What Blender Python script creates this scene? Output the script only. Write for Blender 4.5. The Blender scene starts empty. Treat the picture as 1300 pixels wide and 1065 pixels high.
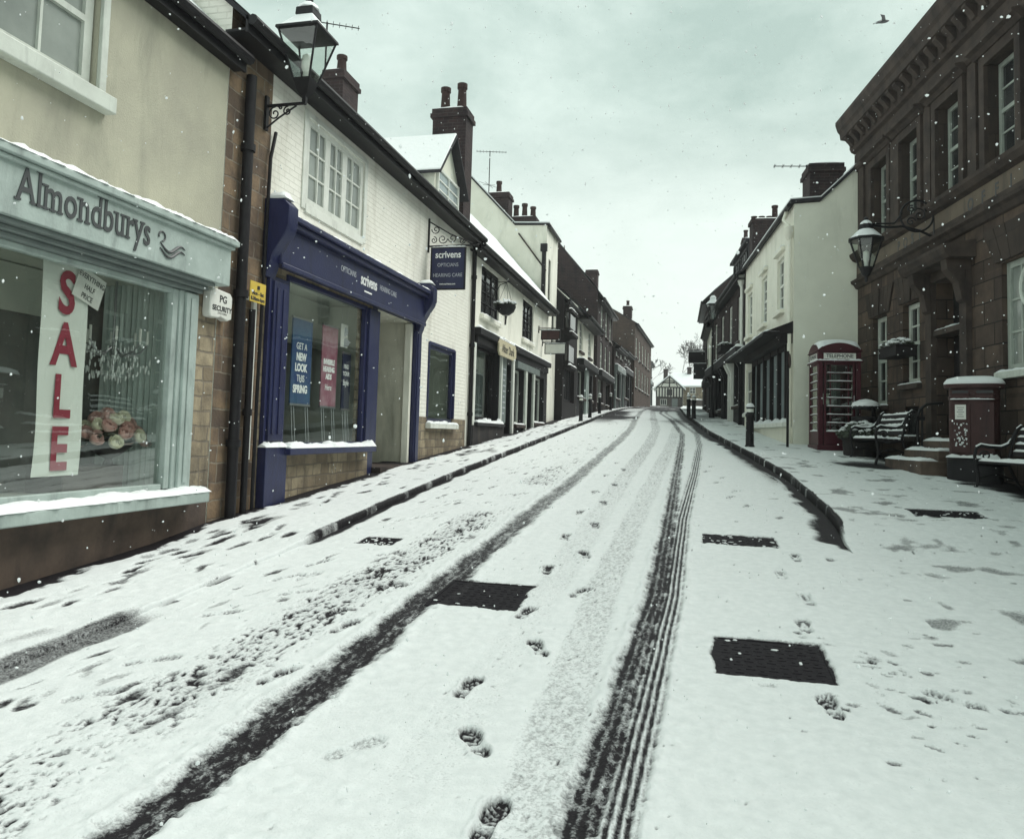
import bpy, bmesh, math, random
import numpy as np
from mathutils import Vector, Matrix
random.seed(7)
R = math.radians
sc = bpy.context.scene
COL = sc.collection

# ------------------------------------------------------------------ camera
F_PX, YAW, PITCH, ROLL, EYE = 980.0, R(13.3), R(3.6), R(1.6), Vector((0, 0, 1.6))
fw = Vector((-math.sin(YAW) * math.cos(PITCH), math.cos(YAW) * math.cos(PITCH), math.sin(PITCH)))
r0 = Vector((math.cos(YAW), math.sin(YAW), 0)); u0 = r0.cross(fw)
rt = math.cos(ROLL) * r0 + math.sin(ROLL) * u0
up = -math.sin(ROLL) * r0 + math.cos(ROLL) * u0
cam = bpy.data.cameras.new('camera'); co = bpy.data.objects.new('camera', cam); COL.objects.link(co)
co.matrix_world = Matrix.Translation(EYE) @ Matrix((rt, up, -fw)).transposed().to_4x4()
cam.sensor_fit = 'HORIZONTAL'; cam.sensor_width = 36; cam.lens = 36 * F_PX / 1300
cam.shift_y = -45.0 / 1300; cam.clip_start = .05; cam.clip_end = 3000
sc.camera = co

# ------------------------------------------------------------------ ground heights (measured)
KY = [-60, 0, 3, 6, 9, 14, 21, 33, 50, 75, 115, 160, 400]
KZ = [-.9, 0, .13, .34, .6, .97, 1.46, 2.30, 3.30, 4.45, 5.95, 7.0, 9.0]
def gz(y): return float(np.interp(y, KY, KZ))
KLY = [-10, 3.7, 7, 13, 20, 30, 42, 52, 64, 85, 110]; KLX = [-3.8, -3.75, -3.72, -3.84, -3.9, -3.97, -4.35, -4.3, -4.0, -3.6, -3.4]
KRY = [-10, 3, 7.6, 8.4, 9.3, 10.2, 13.5, 17.5, 24.4, 37, 54, 75, 110]; KRX = [1.9, 1.75, 1.52, 1.50, 1.57, 1.60, 1.53, 1.16, .46, -.38, -.95, -1.0, -.6]
def kl(y): return np.interp(y, KLY, KLX)
def kr(y): return np.interp(y, KRY, KRX)
def dzl(y): return np.interp(y, [3.0, 6.6, 7.4], [.035, .035, .075])
def dzr(y): return np.interp(y, [5.0, 8.05, 9.2], [.0, .0, .11])

# ------------------------------------------------------------------ materials
M = {}
def nodes(name):
    m = bpy.data.materials.new(name); m.use_nodes = True; M[name] = m
    nt = m.node_tree; nt.nodes.clear()
    out = nt.nodes.new('ShaderNodeOutputMaterial')
    return m, nt, out
def N(nt, t, **kw):
    n = nt.nodes.new(t)
    for k, v in kw.items():
        if k.startswith('i_'): n.inputs[k[2:].replace('_', ' ')].default_value = v
        elif k.startswith('n'): n.inputs[int(k[1:])].default_value = v
        else: setattr(n, k, v)
    return n
def c4(c): return (c[0], c[1], c[2], 1)
def ramp(nt, src, a, b):
    r = N(nt, 'ShaderNodeMapRange', n1=a, n2=b); nt.links.new(src, r.inputs[0]); return r.outputs[0]
def mixc(nt, fac, a, b):
    m = N(nt, 'ShaderNodeMix', data_type='RGBA')
    L = nt.links.new
    if hasattr(fac, 'node'): L(fac, m.inputs[0])
    else: m.inputs[0].default_value = fac
    for k, v in ((6, a), (7, b)):
        if hasattr(v, 'node'): L(v, m.inputs[k])
        else: m.inputs[k].default_value = c4(v)
    return m.outputs[2]
def surf(name, base, rough=.7, var=None, vs=3.0, stain=None, ss=1.2, bump=.15, bs=60, brick=None, metal=0, spec=.5, coat=0, warp=.22):
    """painted / stone / metal surface: base colour with blotches (var), streaky stains and optional coursed masonry"""
    m, nt, out = nodes(name); L = nt.links.new
    p = N(nt, 'ShaderNodeBsdfPrincipled', i_Roughness=rough, i_Metallic=metal)
    p.inputs['Specular IOR Level'].default_value = spec
    p.inputs['Coat Weight'].default_value = coat
    tc = N(nt, 'ShaderNodeTexCoord')
    n1 = N(nt, 'ShaderNodeTexNoise', i_Scale=vs, i_Detail=6, i_Roughness=.6); L(tc.outputs['Object'], n1.inputs['Vector'])
    colr = None; height = None
    if brick:
        w, h, ms, mort, c2, sq = brick
        b = N(nt, 'ShaderNodeTexBrick', offset=.5, squash=sq, squash_frequency=3)
        b.inputs['Scale'].default_value = 1; b.inputs['Brick Width'].default_value = w; b.inputs['Row Height'].default_value = h
        b.inputs['Mortar Size'].default_value = ms; b.inputs['Mortar Smooth'].default_value = .35; b.inputs['Bias'].default_value = -.1
        b.inputs['Color1'].default_value = c4(base); b.inputs['Color2'].default_value = c4(c2); b.inputs['Mortar'].default_value = c4(mort)
        nw = N(nt, 'ShaderNodeTexNoise', i_Scale=4.0, i_Detail=2); L(tc.outputs['UV'], nw.inputs['Vector'])
        va = N(nt, 'ShaderNodeVectorMath', operation='SCALE'); L(nw.outputs['Color'], va.inputs[0]); va.inputs['Scale'].default_value = h * warp
        vb = N(nt, 'ShaderNodeVectorMath', operation='ADD'); L(tc.outputs['UV'], vb.inputs[0]); L(va.outputs[0], vb.inputs[1])
        L(vb.outputs[0], b.inputs['Vector']); colr = b.outputs['Color']
        inv = N(nt, 'ShaderNodeMath', operation='SUBTRACT', n0=1.0); L(b.outputs['Fac'], inv.inputs[1]); height = inv.outputs[0]
    base_s = colr if colr is not None else base
    if var is not None:
        base_s = mixc(nt, ramp(nt, n1.outputs['Fac'], .35, .68), base_s, var) if colr is None else \
                 mixc(nt, ramp(nt, n1.outputs['Fac'], .42, .75), base_s, var)
    if stain is not None:
        mp = N(nt, 'ShaderNodeMapping'); mp.inputs['Scale'].default_value = (ss * 2.2, ss * 2.2, ss * .5); L(tc.outputs['Object'], mp.inputs['Vector'])
        n2 = N(nt, 'ShaderNodeTexNoise', i_Scale=1.0, i_Detail=8, i_Roughness=.65, i_Distortion=.4); L(mp.outputs[0], n2.inputs['Vector'])
        base_s = mixc(nt, ramp(nt, n2.outputs['Fac'], .52, .78), base_s, stain)
    if hasattr(base_s, 'node'): L(base_s, p.inputs['Base Color'])
    else: p.inputs['Base Color'].default_value = c4(base_s)
    if bump:
        n3 = N(nt, 'ShaderNodeTexNoise', i_Scale=bs, i_Detail=5); L(tc.outputs['Object'], n3.inputs['Vector'])
        bm_ = N(nt, 'ShaderNodeBump', i_Strength=bump, i_Distance=.01); L(n3.outputs['Fac'], bm_.inputs['Height'])
        last = bm_
        if height is not None:
            b2 = N(nt, 'ShaderNodeBump', i_Strength=.8, i_Distance=.018); L(height, b2.inputs['Height']); L(bm_.outputs[0], b2.inputs['Normal']); last = b2
        L(last.outputs[0], p.inputs['Normal'])
        rr = N(nt, 'ShaderNodeMapRange', n3=rough * .85, n4=min(1, rough * 1.15)); L(n1.outputs['Fac'], rr.inputs[0]); L(rr.outputs[0], p.inputs['Roughness'])
    L(p.outputs[0], out.inputs['Surface'])
    return m

surf('render_cream', (.44, .43, .33), .9, (.35, .34, .27), 1.3, (.25, .25, .20), .9, .5, 60)
surf('white_brick', (.86, .85, .77), .8, (.78, .77, .69), 2.5, (.56, .54, .46), .8, .2, 70, brick=(.235, .078, .006, (.80, .79, .71), (.83, .82, .74), 1.0), warp=.12)
surf('cream_wall', (.82, .81, .71), .85, (.74, .73, .63), 1.6, (.46, .46, .38), .6, .2, 80)
surf('cream_gable', (.76, .77, .66), .85, (.68, .69, .59), 1.2, (.42, .44, .36), .5, .2, 80)
surf('white_wall', (.84, .83, .74), .85, (.75, .74, .65), 1.8, (.40, .39, .33), .9, .22, 70)
surf('rubble', (.24, .165, .10), .92, (.075, .055, .045), 4, (.035, .03, .028), 1.4, .7, 30, brick=(.38, .20, .012, (.24, .20, .15), (.085, .06, .045), .7), warp=.3)
surf('rubble_pale', (.36, .30, .20), .92, (.15, .12, .085), 5, (.05, .045, .04), 1.6, .8, 30, brick=(.33, .16, .012, (.20, .17, .13), (.17, .13, .085), .7), warp=.3)
surf('plinth_stone', (.12, .085, .065), .95, (.06, .045, .038), 3, (.03, .025, .025), 1.1, .5, 25)
surf('dark_plinth', (.035, .031, .031), .9, (.02, .018, .02), 4, (.08, .07, .055), 1.5, .5, 30, spec=.25)
surf('ashlar', (.108, .077, .059), .92, (.048, .036, .032), 2.2, (.022, .018, .019), .8, .7, 40, brick=(.62, .36, .011, (.011, .010, .011), (.052, .038, .033), 1.0), warp=.04, spec=.25)
surf('ashlar_smooth', (.066, .049, .041), .92, (.038, .030, .027), 1.6, (.021, .018, .018), .7, .5, 40, brick=(.9, .45, .004, (.02, .018, .018), (.046, .035, .031), 1.0), warp=.03, spec=.25)
surf('stone_trim', (.070, .053, .045), .92, (.038, .030, .028), 3, (.020, .017, .018), 1.0, .5, 40, spec=.25)
surf('brick_dark', (.045, .027, .027), .9, (.026, .019, .022), 5, (.014, .012, .015), 1.2, .4, 60, brick=(.235, .078, .008, (.06, .052, .05), (.03, .02, .021), 1.0), spec=.25)
surf('brick_brown', (.085, .056, .045), .9, (.052, .037, .032), 3, (.03, .024, .023), .8, .4, 50, brick=(.235, .078, .008, (.085, .073, .063), (.058, .04, .034), 1.0), spec=.25)
surf('dark_shop', (.011, .010, .013), .6, (.018, .017, .019), 6, None, 1, .2, 50, spec=.25)
surf('black_timber', (.010, .008, .010), .75, (.018, .015, .016), 8, None, 1, .3, 40, spec=.25)
surf('slate', (.028, .027, .031), .75, (.018, .018, .021), 5, None, 1, .4, 40, spec=.25)
surf('navy_paint', (.014, .017, .062), .40, (.021, .026, .078), 3, (.010, .011, .028), 2.5, .3, 40, spec=.35, coat=.08)
surf('mint_paint', (.40, .47, .44), .55, (.30, .36, .335), 3, (.17, .20, .19), 2.2, .35, 35)
surf('mint_dark', (.16, .19, .18), .5, (.12, .145, .14), 4, None, 1.5, .12, 60)
surf('white_paint', (.74, .76, .70), .45, (.66, .68, .62), 5, (.48, .49, .44), 2.5, .1, 60)
surf('green_white', (.56, .60, .54), .5, (.47, .50, .45), 5, (.30, .32, .29), 2.5, .1, 60)
surf('black_metal', (.008, .007, .009), .5, (.014, .013, .015), 12, None, 1, .15, 90, spec=.25)
surf('grey_metal', (.30, .31, .31), .4, None, 5, None, 1, 0, metal=.8)
surf('white_plastic', (.72, .73, .68), .4, (.62, .63, .58), 6, None, 1, .03, 40)
surf('yellow_sign', (.62, .45, .07), .45, (.50, .36, .06), 8, None, 1, .03, 40)
surf('gold_wood', (.55, .50, .34), .6, (.45, .40, .27), 8, None, 1, .1, 40)
surf('phone_red', (.062, .0075, .016), .45, (.045, .006, .012), 6, (.02, .005, .008), 2, .1, 60, spec=.3, coat=.05)
surf('post_red', (.060, .027, .027), .55, (.046, .022, .022), 6, (.026, .017, .017), 2, .1, 60, spec=.25)
surf('frieze_stone', (.15, .118, .086), .9, (.095, .076, .06), 2, (.045, .038, .033), 1.2, .4, 40, brick=(.8, .6, .004, (.05, .042, .035), (.125, .097, .073), 1.0), warp=.02)
surf('interior_hazed', (.17, .18, .165), .9, (.11, .12, .11), 2.5, (.05, .05, .05), 1.5, .1, 20)  # back wall tone lifted to carry the window's hazy reflection
surf('sash_paint', (.36, .40, .355), .55, (.29, .32, .285), 5, (.18, .20, .18), 2.5, .1, 60)
surf('ink', (.03, .03, .034), .5, None, 4, None, 1, 0)
surf('lettering_grey', (.055, .06, .062), .5, None, 4, None, 1, 0)
surf('lettering_white', (.82, .83, .82), .5, None, 4, None, 1, 0)
surf('lettering_dim', (.42, .44, .48), .5, None, 4, None, 1, 0)
surf('lettering_red', (.28, .03, .055), .6, (.24, .026, .046), 6, None, 1, 0)
surf('paper', (.70, .74, .68), .75, (.62, .66, .60), 3, None, 1, .05, 20)
surf('poster_blue', (.018, .045, .14), .5, (.03, .09, .16), 3.5, (.008, .02, .09), 1.3, 0)
surf('poster_pink', (.22, .06, .095), .5, (.36, .23, .26), 3.5, (.16, .025, .05), 1.3, 0)
surf('poster_dark', (.015, .02, .05), .5, None, 4, None, 1, 0)
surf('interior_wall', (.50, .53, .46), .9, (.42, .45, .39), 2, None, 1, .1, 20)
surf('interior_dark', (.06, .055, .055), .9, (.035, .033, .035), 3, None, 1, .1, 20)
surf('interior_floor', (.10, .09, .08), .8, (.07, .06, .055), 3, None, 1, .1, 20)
surf('curtain', (.46, .53, .49), .9, (.38, .45, .42), 6, None, 1, .2, 20)
surf('recess_render', (.58, .57, .47), .9, (.50, .49, .40), 2.5, (.26, .26, .21), 1, .35, 80)
surf('petal_pink', (.74, .56, .50), .7, (.62, .40, .37), 34, None, 1, 0)
surf('petal_white', (.84, .83, .68), .7, (.74, .74, .60), 20, None, 1, 0)
surf('leaf_dark', (.035, .045, .03), .7, (.05, .06, .04), 20, None, 1, 0)
surf('bark', (.06, .052, .05), .95, (.04, .035, .034), 8, None, 1, .4, 20)
surf('bark_far', (.13, .125, .13), .95, (.10, .095, .10), 3, None, 1, 0)
surf('iron_cover', (.010, .008, .011), .7, (.018, .016, .019), 9, None, 3, .6, 30, spec=.12)
surf('crystal', (.62, .66, .63), .15, None, 5, None, 1, 0, spec=.9)
surf('pane_dark', (.018, .019, .021), .06, (.05, .052, .052), 1.3, None, 1, .012, 3, spec=.6)
surf('pane_net_sky', (.17, .19, .175), .10, (.30, .33, .30), 1.1, None, 1, .012, 3, spec=.6)  # net curtain grey, with reflected sky mixed into the base colour
surf('pane_blue_reflect', (.26, .32, .33), .12, (.36, .41, .41), 1.8, (.10, .13, .14), 1, .012, 3, spec=.6)  # bluish panes; their bright reflection is put into the base colour
surf('half_timber_plaster', (.62, .62, .55), .9, (.52, .52, .46), 2, None, 1, .1, 30)
surf('terracotta', (.045, .026, .024), .85, (.03, .02, .019), 6, None, 1, .3, 40, spec=.2)

def mk_snow():
    m, nt, out = nodes('snow'); L = nt.links.new
    p = N(nt, 'ShaderNodeBsdfPrincipled', i_Roughness=.7); p.inputs['Specular IOR Level'].default_value = .25
    tc = N(nt, 'ShaderNodeTexCoord')
    n = N(nt, 'ShaderNodeTexNoise', i_Scale=9, i_Detail=8, i_Roughness=.65); L(tc.outputs['Object'], n.inputs['Vector'])
    L(mixc(nt, n.outputs['Fac'], (.80, .82, .82), (.70, .73, .73)), p.inputs['Base Color'])
    b = N(nt, 'ShaderNodeBump', i_Strength=.5, i_Distance=.02); L(n.outputs['Fac'], b.inputs['Height']); L(b.outputs[0], p.inputs['Normal'])
    L(p.outputs[0], out.inputs['Surface'])
mk_snow()
def mk_glass(name, tint, refl, tr=1.0):
    m, nt, out = nodes(name); L = nt.links.new
    t = N(nt, 'ShaderNodeBsdfTransparent'); t.inputs[0].default_value = c4(tint)
    g = N(nt, 'ShaderNodeBsdfGlossy', i_Roughness=.015); g.inputs['Color'].default_value = (.95, .97, .96, 1)
    tc = N(nt, 'ShaderNodeTexCoord'); n = N(nt, 'ShaderNodeTexNoise', i_Scale=1.7, i_Detail=1); L(tc.outputs['Object'], n.inputs['Vector'])
    b = N(nt, 'ShaderNodeBump', i_Strength=.05, i_Distance=.05); L(n.outputs['Fac'], b.inputs['Height']); L(b.outputs[0], g.inputs['Normal'])
    lw = N(nt, 'ShaderNodeLayerWeight', i_Blend=.5)
    pw = N(nt, 'ShaderNodeMath', operation='POWER', n1=4.5); L(lw.outputs['Facing'], pw.inputs[0])
    a = N(nt, 'ShaderNodeMath', operation='MULTIPLY_ADD', use_clamp=True, n1=.9, n2=refl); L(pw.outputs[0], a.inputs[0])
    mx = N(nt, 'ShaderNodeMixShader'); L(a.outputs[0], mx.inputs[0]); L(t.outputs[0], mx.inputs[1]); L(g.outputs[0], mx.inputs[2])
    L(mx.outputs[0], out.inputs['Surface'])
mk_glass('shop_glass', (.95, .98, .96), .045)
mk_glass('display_glass', (.95, .98, .96), .21)
mk_glass('lantern_glass', (.88, .92, .89), .10)

def mk_ground():
    """snow lying on wet paving; 'snow' is the measured cover, the noise breaks its edge into grains"""
    m, nt, out = nodes('snowy_ground'); L = nt.links.new
    p = N(nt, 'ShaderNodeBsdfPrincipled'); tc = N(nt, 'ShaderNodeTexCoord')
    at = N(nt, 'ShaderNodeAttribute', attribute_name='snow')
    n = N(nt, 'ShaderNodeTexNoise', i_Scale=70, i_Detail=6, i_Roughness=.7); L(tc.outputs['Object'], n.inputs['Vector'])
    n2 = N(nt, 'ShaderNodeTexNoise', i_Scale=14, i_Detail=5, i_Roughness=.6); L(tc.outputs['Object'], n2.inputs['Vector'])
    s1 = N(nt, 'ShaderNodeMath', operation='SUBTRACT', n1=.5); L(n.outputs['Fac'], s1.inputs[0])
    s2 = N(nt, 'ShaderNodeMath', operation='MULTIPLY_ADD', n1=1.15); L(s1.outputs[0], s2.inputs[0]); L(at.outputs['Fac'], s2.inputs[2])
    s3 = N(nt, 'ShaderNodeMath', operation='SUBTRACT', n1=.5); L(n2.outputs['Fac'], s3.inputs[0])
    s4 = N(nt, 'ShaderNodeMath', operation='MULTIPLY_ADD', n1=.35); L(s3.outputs[0], s4.inputs[0]); L(s2.outputs[0], s4.inputs[2])
    fac = ramp(nt, s4.outputs[0], .22, .80)
    wet = mixc(nt, n2.outputs['Fac'], (.009, .0075, .010), (.026, .023, .026))
    snow = mixc(nt, ramp(nt, n2.outputs['Fac'], .3, .7), (.77, .795, .79), (.66, .69, .685))
    L(mixc(nt, fac, wet, snow), p.inputs['Base Color'])
    rr = N(nt, 'ShaderNodeMapRange', n3=.62, n4=.75); L(fac, rr.inputs[0]); L(rr.outputs[0], p.inputs['Roughness'])
    p.inputs['Specular IOR Level'].default_value = .12
    b = N(nt, 'ShaderNodeBump', i_Strength=.55, i_Distance=.012); L(s4.outputs[0], b.inputs['Height']); L(b.outputs[0], p.inputs['Normal'])
    L(p.outputs[0], out.inputs['Surface'])
mk_ground()

# ------------------------------------------------------------------ mesh building
class Fr:
    """façade frame: s along the street (away from the camera), o out towards the street, z up"""
    def __init__(f, x, y, head=0, side='L'):
        a = R(head); f.p = Vector((x, y, 0)); f.d = Vector((-math.sin(a), math.cos(a), 0))
        f.n = Vector((f.d.y, -f.d.x, 0)) if side == 'L' else Vector((-f.d.y, f.d.x, 0))
        f.sg = 1 if side == 'L' else -1
    def pt(f, s, o, z): return f.p + f.d * s + f.n * o + Vector((0, 0, z))
class XY:
    def pt(f, x, y, z): return Vector((x, y, z))
W = XY()
class Loc:
    """a local upright frame turned by rz about (x,y,z)"""
    def __init__(f, x=0, y=0, z=0, rz=0):
        f.m = Matrix.Translation((x, y, z)) @ Matrix.Rotation(rz, 4, 'Z')
    def pt(f, x, y, z): return f.m @ Vector((x, y, z))

class MB:
    def __init__(b): b.v = []; b.f = []
    def poly(b, pts):
        k = len(b.v); b.v += [Vector(p) for p in pts]; b.f.append(list(range(k, k + len(pts)))); return b
    def hexa(b, q):
        k = len(b.v); b.v += [Vector(p) for p in q]
        b.f += [[k + i for i in t] for t in ((0, 1, 2, 3), (7, 6, 5, 4), (0, 4, 5, 1), (1, 5, 6, 2), (2, 6, 7, 3), (3, 7, 4, 0))]; return b
    def box(b, fr, a0, a1, b0, b1, z0, z1):
        P = fr.pt
        return b.hexa([P(a0, b0, z0), P(a1, b0, z0), P(a1, b1, z0), P(a0, b1, z0), P(a0, b0, z1), P(a1, b0, z1), P(a1, b1, z1), P(a0, b1, z1)])
    def prism(b, pts, off):
        k = len(b.v); n = len(pts); off = Vector(off)
        b.v += [Vector(p) for p in pts] + [Vector(p) + off for p in pts]
        b.f.append(list(range(k, k + n))); b.f.append(list(range(k + 2 * n - 1, k + n - 1, -1)))
        for i in range(n): b.f.append([k + i, k + (i + 1) % n, k + n + (i + 1) % n, k + n + i])
        return b
    def tube(b, pts, r, n=8, cap=True):
        pts = [Vector(p) for p in pts]; rs = r if isinstance(r, (list, tuple)) else [r] * len(pts)
        k = len(b.v); prev = None
        for i, p in enumerate(pts):
            t = (pts[min(i + 1, len(pts) - 1)] - pts[max(i - 1, 0)]).normalized()
            if prev is None:
                a = Vector((0, 0, 1)) if abs(t.z) < .9 else Vector((1, 0, 0)); x = t.cross(a).normalized()
            else:
                x = (prev - t * prev.dot(t)); x = x.normalized() if x.length > 1e-6 else t.orthogonal().normalized()
            prev = x; y = t.cross(x)
            for j in range(n):
                a = 2 * math.pi * j / n; b.v.append(p + (x * math.cos(a) + y * math.sin(a)) * rs[i])
        for i in range(len(pts) - 1):
            for j in range(n):
                b.f.append([k + i * n + j, k + i * n + (j + 1) % n, k + (i + 1) * n + (j + 1) % n, k + (i + 1) * n + j])
        if cap: b.f.append([k + j for j in range(n)][::-1]); b.f.append([k + (len(pts) - 1) * n + j for j in range(n)])
        return b
    def lathe(b, c, prof, n=16, sx=1, sy=1, rz=0, open_=False):
        k = len(b.v); c = Vector(c)
        for r, z in prof:
            for j in range(n):
                a = 2 * math.pi * j / n + rz; b.v.append(c + Vector((r * sx * math.cos(a), r * sy * math.sin(a), z)))
        for i in range(len(prof) - 1):
            for j in range(n):
                b.f.append([k + i * n + j, k + i * n + (j + 1) % n, k + (i + 1) * n + (j + 1) % n, k + (i + 1) * n + j])
        if not open_: b.f.append([k + j for j in range(n)][::-1]); b.f.append([k + (len(prof) - 1) * n + j for j in range(n)])
        return b
    def blob(b, c, rx, ry, rz, n=8, m=5, jit=.12, rnd=random):
        k = len(b.v); c = Vector(c)
        for i in range(m + 1):
            t = math.pi * i / m
            for j in range(n):
                a = 2 * math.pi * j / n; q = 1 + rnd.uniform(-jit, jit)
                b.v.append(c + Vector((rx * q * math.sin(t) * math.cos(a), ry * q * math.sin(t) * math.sin(a), rz * q * math.cos(t))))
        for i in range(m):
            for j in range(n):
                b.f.append([k + i * n + j, k + i * n + (j + 1) % n, k + (i + 1) * n + (j + 1) % n, k + (i + 1) * n + j])
        return b
    def cap(b, fr, s0, s1, o0, o1, z, h, step=.045, jit=.35):
        """a rounded, slightly uneven ridge of lying snow"""
        n = max(2, int(abs(s1 - s0) / step)); m = 7; k = len(b.v); w = o1 - o0
        ph = random.uniform(0, 9)
        for i in range(n + 1):
            s = s0 + (s1 - s0) * i / n
            e = min(1, min(i, n - i) * abs(s1 - s0) / n / (h * .9) + .15) ** .5
            hh = h * e * max(.12, 1 + jit * (.6 * math.sin(s * 5.3 + ph) + .5 * math.sin(s * 13.7 + ph * 2) + random.uniform(-.6, .6)))
            for j in range(m):
                t = j / (m - 1); pr = (1 - abs(2 * t - 1) ** 3) ** .6 if 0 < t < 1 else 0
                b.v.append(fr.pt(s, o0 + w * t + min(.012, .12 * w) * random.uniform(-1, 1), z + hh * pr * random.uniform(.86, 1.12)))
        for i in range(n):
            for j in range(m - 1):
                b.f.append([k + i * m + j, k + i * m + j + 1, k + (i + 1) * m + j + 1, k + (i + 1) * m + j])
            b.f.append([k + i * m, k + (i + 1) * m, k + (i + 1) * m + m - 1, k + i * m + m - 1])
        b.f.append([k + j for j in range(m)]); b.f.append([k + n * m + j for j in range(m)][::-1])
        return b
    def build(b, name, mat, parent=None, bev=0, smooth=True, loc=None):
        me = bpy.data.meshes.new(name)
        if parent is not None: base = world_loc(parent)
        else: base = Vector(loc) if loc is not None else Vector((0, 0, 0))
        me.from_pydata([tuple(v - base) for v in b.v], [], b.f)
        bm = bmesh.new(); bm.from_mesh(me)
        bmesh.ops.recalc_face_normals(bm, faces=bm.faces)
        uv = bm.loops.layers.uv.new('UVMap')
        for f in bm.faces:
            n = f.normal
            if abs(n.z) < .7 and n.length > .1:
                t = Vector((-n.y, n.x, 0)).normalized()
                for l in f.loops: q = l.vert.co + base; l[uv].uv = (q.dot(t), q.z)
            else:
                for l in f.loops: q = l.vert.co + base; l[uv].uv = (q.x, q.y)
        bm.to_mesh(me); bm.free()
        if smooth:
            me.shade_smooth(); me.set_sharp_from_angle(angle=R(38))
        me.materials.append(M[mat] if isinstance(mat, str) else mat)
        o = bpy.data.objects.new(name, me); COL.objects.link(o)
        if parent is not None: o.parent = parent
        else: o.location = base
        if bev:
            md = o.modifiers.new('bevel', 'BEVEL'); md.width = bev; md.segments = 2; md.limit_method = 'ANGLE'; md.angle_limit = R(40)
        return o
def world_loc(o):
    v = Vector(o.location)
    while o.parent is not None: o = o.parent; v += Vector(o.location)
    return v
def tag(o, label, cat, group=None, kind=None):
    o['label'] = label; o['category'] = cat
    if group: o['group'] = group
    if kind: o['kind'] = kind
    return o
def thing(name, label, cat, loc, group=None):
    o = bpy.data.objects.new(name, None); o.empty_display_size = .2; COL.objects.link(o); o.location = loc
    return tag(o, label, cat, group)
def dup(o, loc=None, rz=None, label=None, parent=None):
    c = o.copy(); COL.objects.link(c)
    if parent is not None: c.parent = parent
    if loc is not None: c.location = loc
    if rz is not None: c.rotation_euler = (0, 0, rz)
    if label: c['label'] = label
    for ch in list(o.children): dup(ch, parent=c)
    return c
def lab(o, s): o['label'] = s; return o

def text(s, size, name, mat, parent, place, align='CENTER', ext=.004, fat=0.0, shear=0.0, space=1.0, sx=1.0, font_sc=None):
    """letters as real mesh; place(x, y, out) maps the reading plane into the world"""
    cu = bpy.data.curves.new('lettering', 'FONT'); cu.body = s; cu.size = size; cu.extrude = ext; cu.offset = fat; cu.shear = shear
    cu.align_x = align; cu.align_y = 'CENTER'; cu.space_character = space; cu.resolution_u = 4
    ob = bpy.data.objects.new('lettering', cu); COL.objects.link(ob)
    dg = bpy.context.evaluated_depsgraph_get(); me = bpy.data.meshes.new_from_object(ob.evaluated_get(dg))
    b = MB(); b.v = [Vector(place(v.co.x * sx, v.co.y, v.co.z + ext)) for v in me.vertices]; b.f = [list(p.vertices) for p in me.polygons]
    bpy.data.objects.remove(ob); bpy.data.meshes.remove(me); bpy.data.curves.remove(cu)
    return b.build(name, mat, parent, smooth=False)
def serif_name(word, size, par, s0, s1, o, zb):
    """shop name in letters with slab serifs, fitted between s0 and s1"""
    def mesh(t):
        cu = bpy.data.curves.new('t', 'FONT'); cu.body = t; cu.size = size; cu.extrude = .004; cu.offset = .003; cu.align_y = 'BOTTOM_BASELINE'; cu.space_character = 1.06; cu.resolution_u = 4
        ob = bpy.data.objects.new('t', cu); COL.objects.link(ob); me = bpy.data.meshes.new_from_object(ob.evaluated_get(bpy.context.evaluated_depsgraph_get()))
        v = [tuple(q.co) for q in me.vertices]; f = [list(p.vertices) for p in me.polygons]
        bpy.data.objects.remove(ob); bpy.data.meshes.remove(me); bpy.data.curves.remove(cu); return v, f
    full, ff = mesh(word); x0 = min(v[0] for v in full); x1 = max(v[0] for v in full); k = (s1 - s0) / (x1 - x0)
    P = lambda x, y, e: FL.pt(s0 + (x - x0) * k, o + e + .004, zb + y)
    b = MB(); b.v = [Vector(P(*v)) for v in full]; b.f = ff
    st = .035 * size / .37; xh = size * .52; asc = size * .74
    SER = {'A': ((.1, 0), (.9, 0)), 'l': ((.5, 0), (.3, asc)), 'm': ((.08, 0), (.5, 0), (.92, 0), (.02, xh)), 'n': ((.1, 0), (.9, 0), (.02, xh)), 'd': ((.95, 0), (.8, asc)), 'b': ((.05, asc),), 'u': ((.02, xh), (.85, xh), (.95, 0)), 'r': ((.15, 0), (.02, xh)), 'y': ((.1, xh), (.9, xh))}
    for i, ch in enumerate(word):
        if ch not in SER: continue
        r = max(v[0] for v in mesh(word[:i + 1])[0]); own = mesh(ch)[0]; w = max(v[0] for v in own) - min(v[0] for v in own); l = r - w
        for fx, y in SER[ch]:
            cx = l + w * fx; y0 = y - (st * .55 if y else 0); hw = st * 1.25
            q = [(cx - hw, y0), (cx + hw, y0), (cx + hw, y0 + st * .5), (cx - hw, y0 + st * .5)]
            b.prism([P(x, y_, -.004) for x, y_ in q], FL.n * .0075)
    return b.build('lettering', 'lettering_grey', par, smooth=False)
def on(fr, s, o, z):
    return lambda x, y, e: fr.pt(s + fr.sg * x, o + e, z + y)

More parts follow.
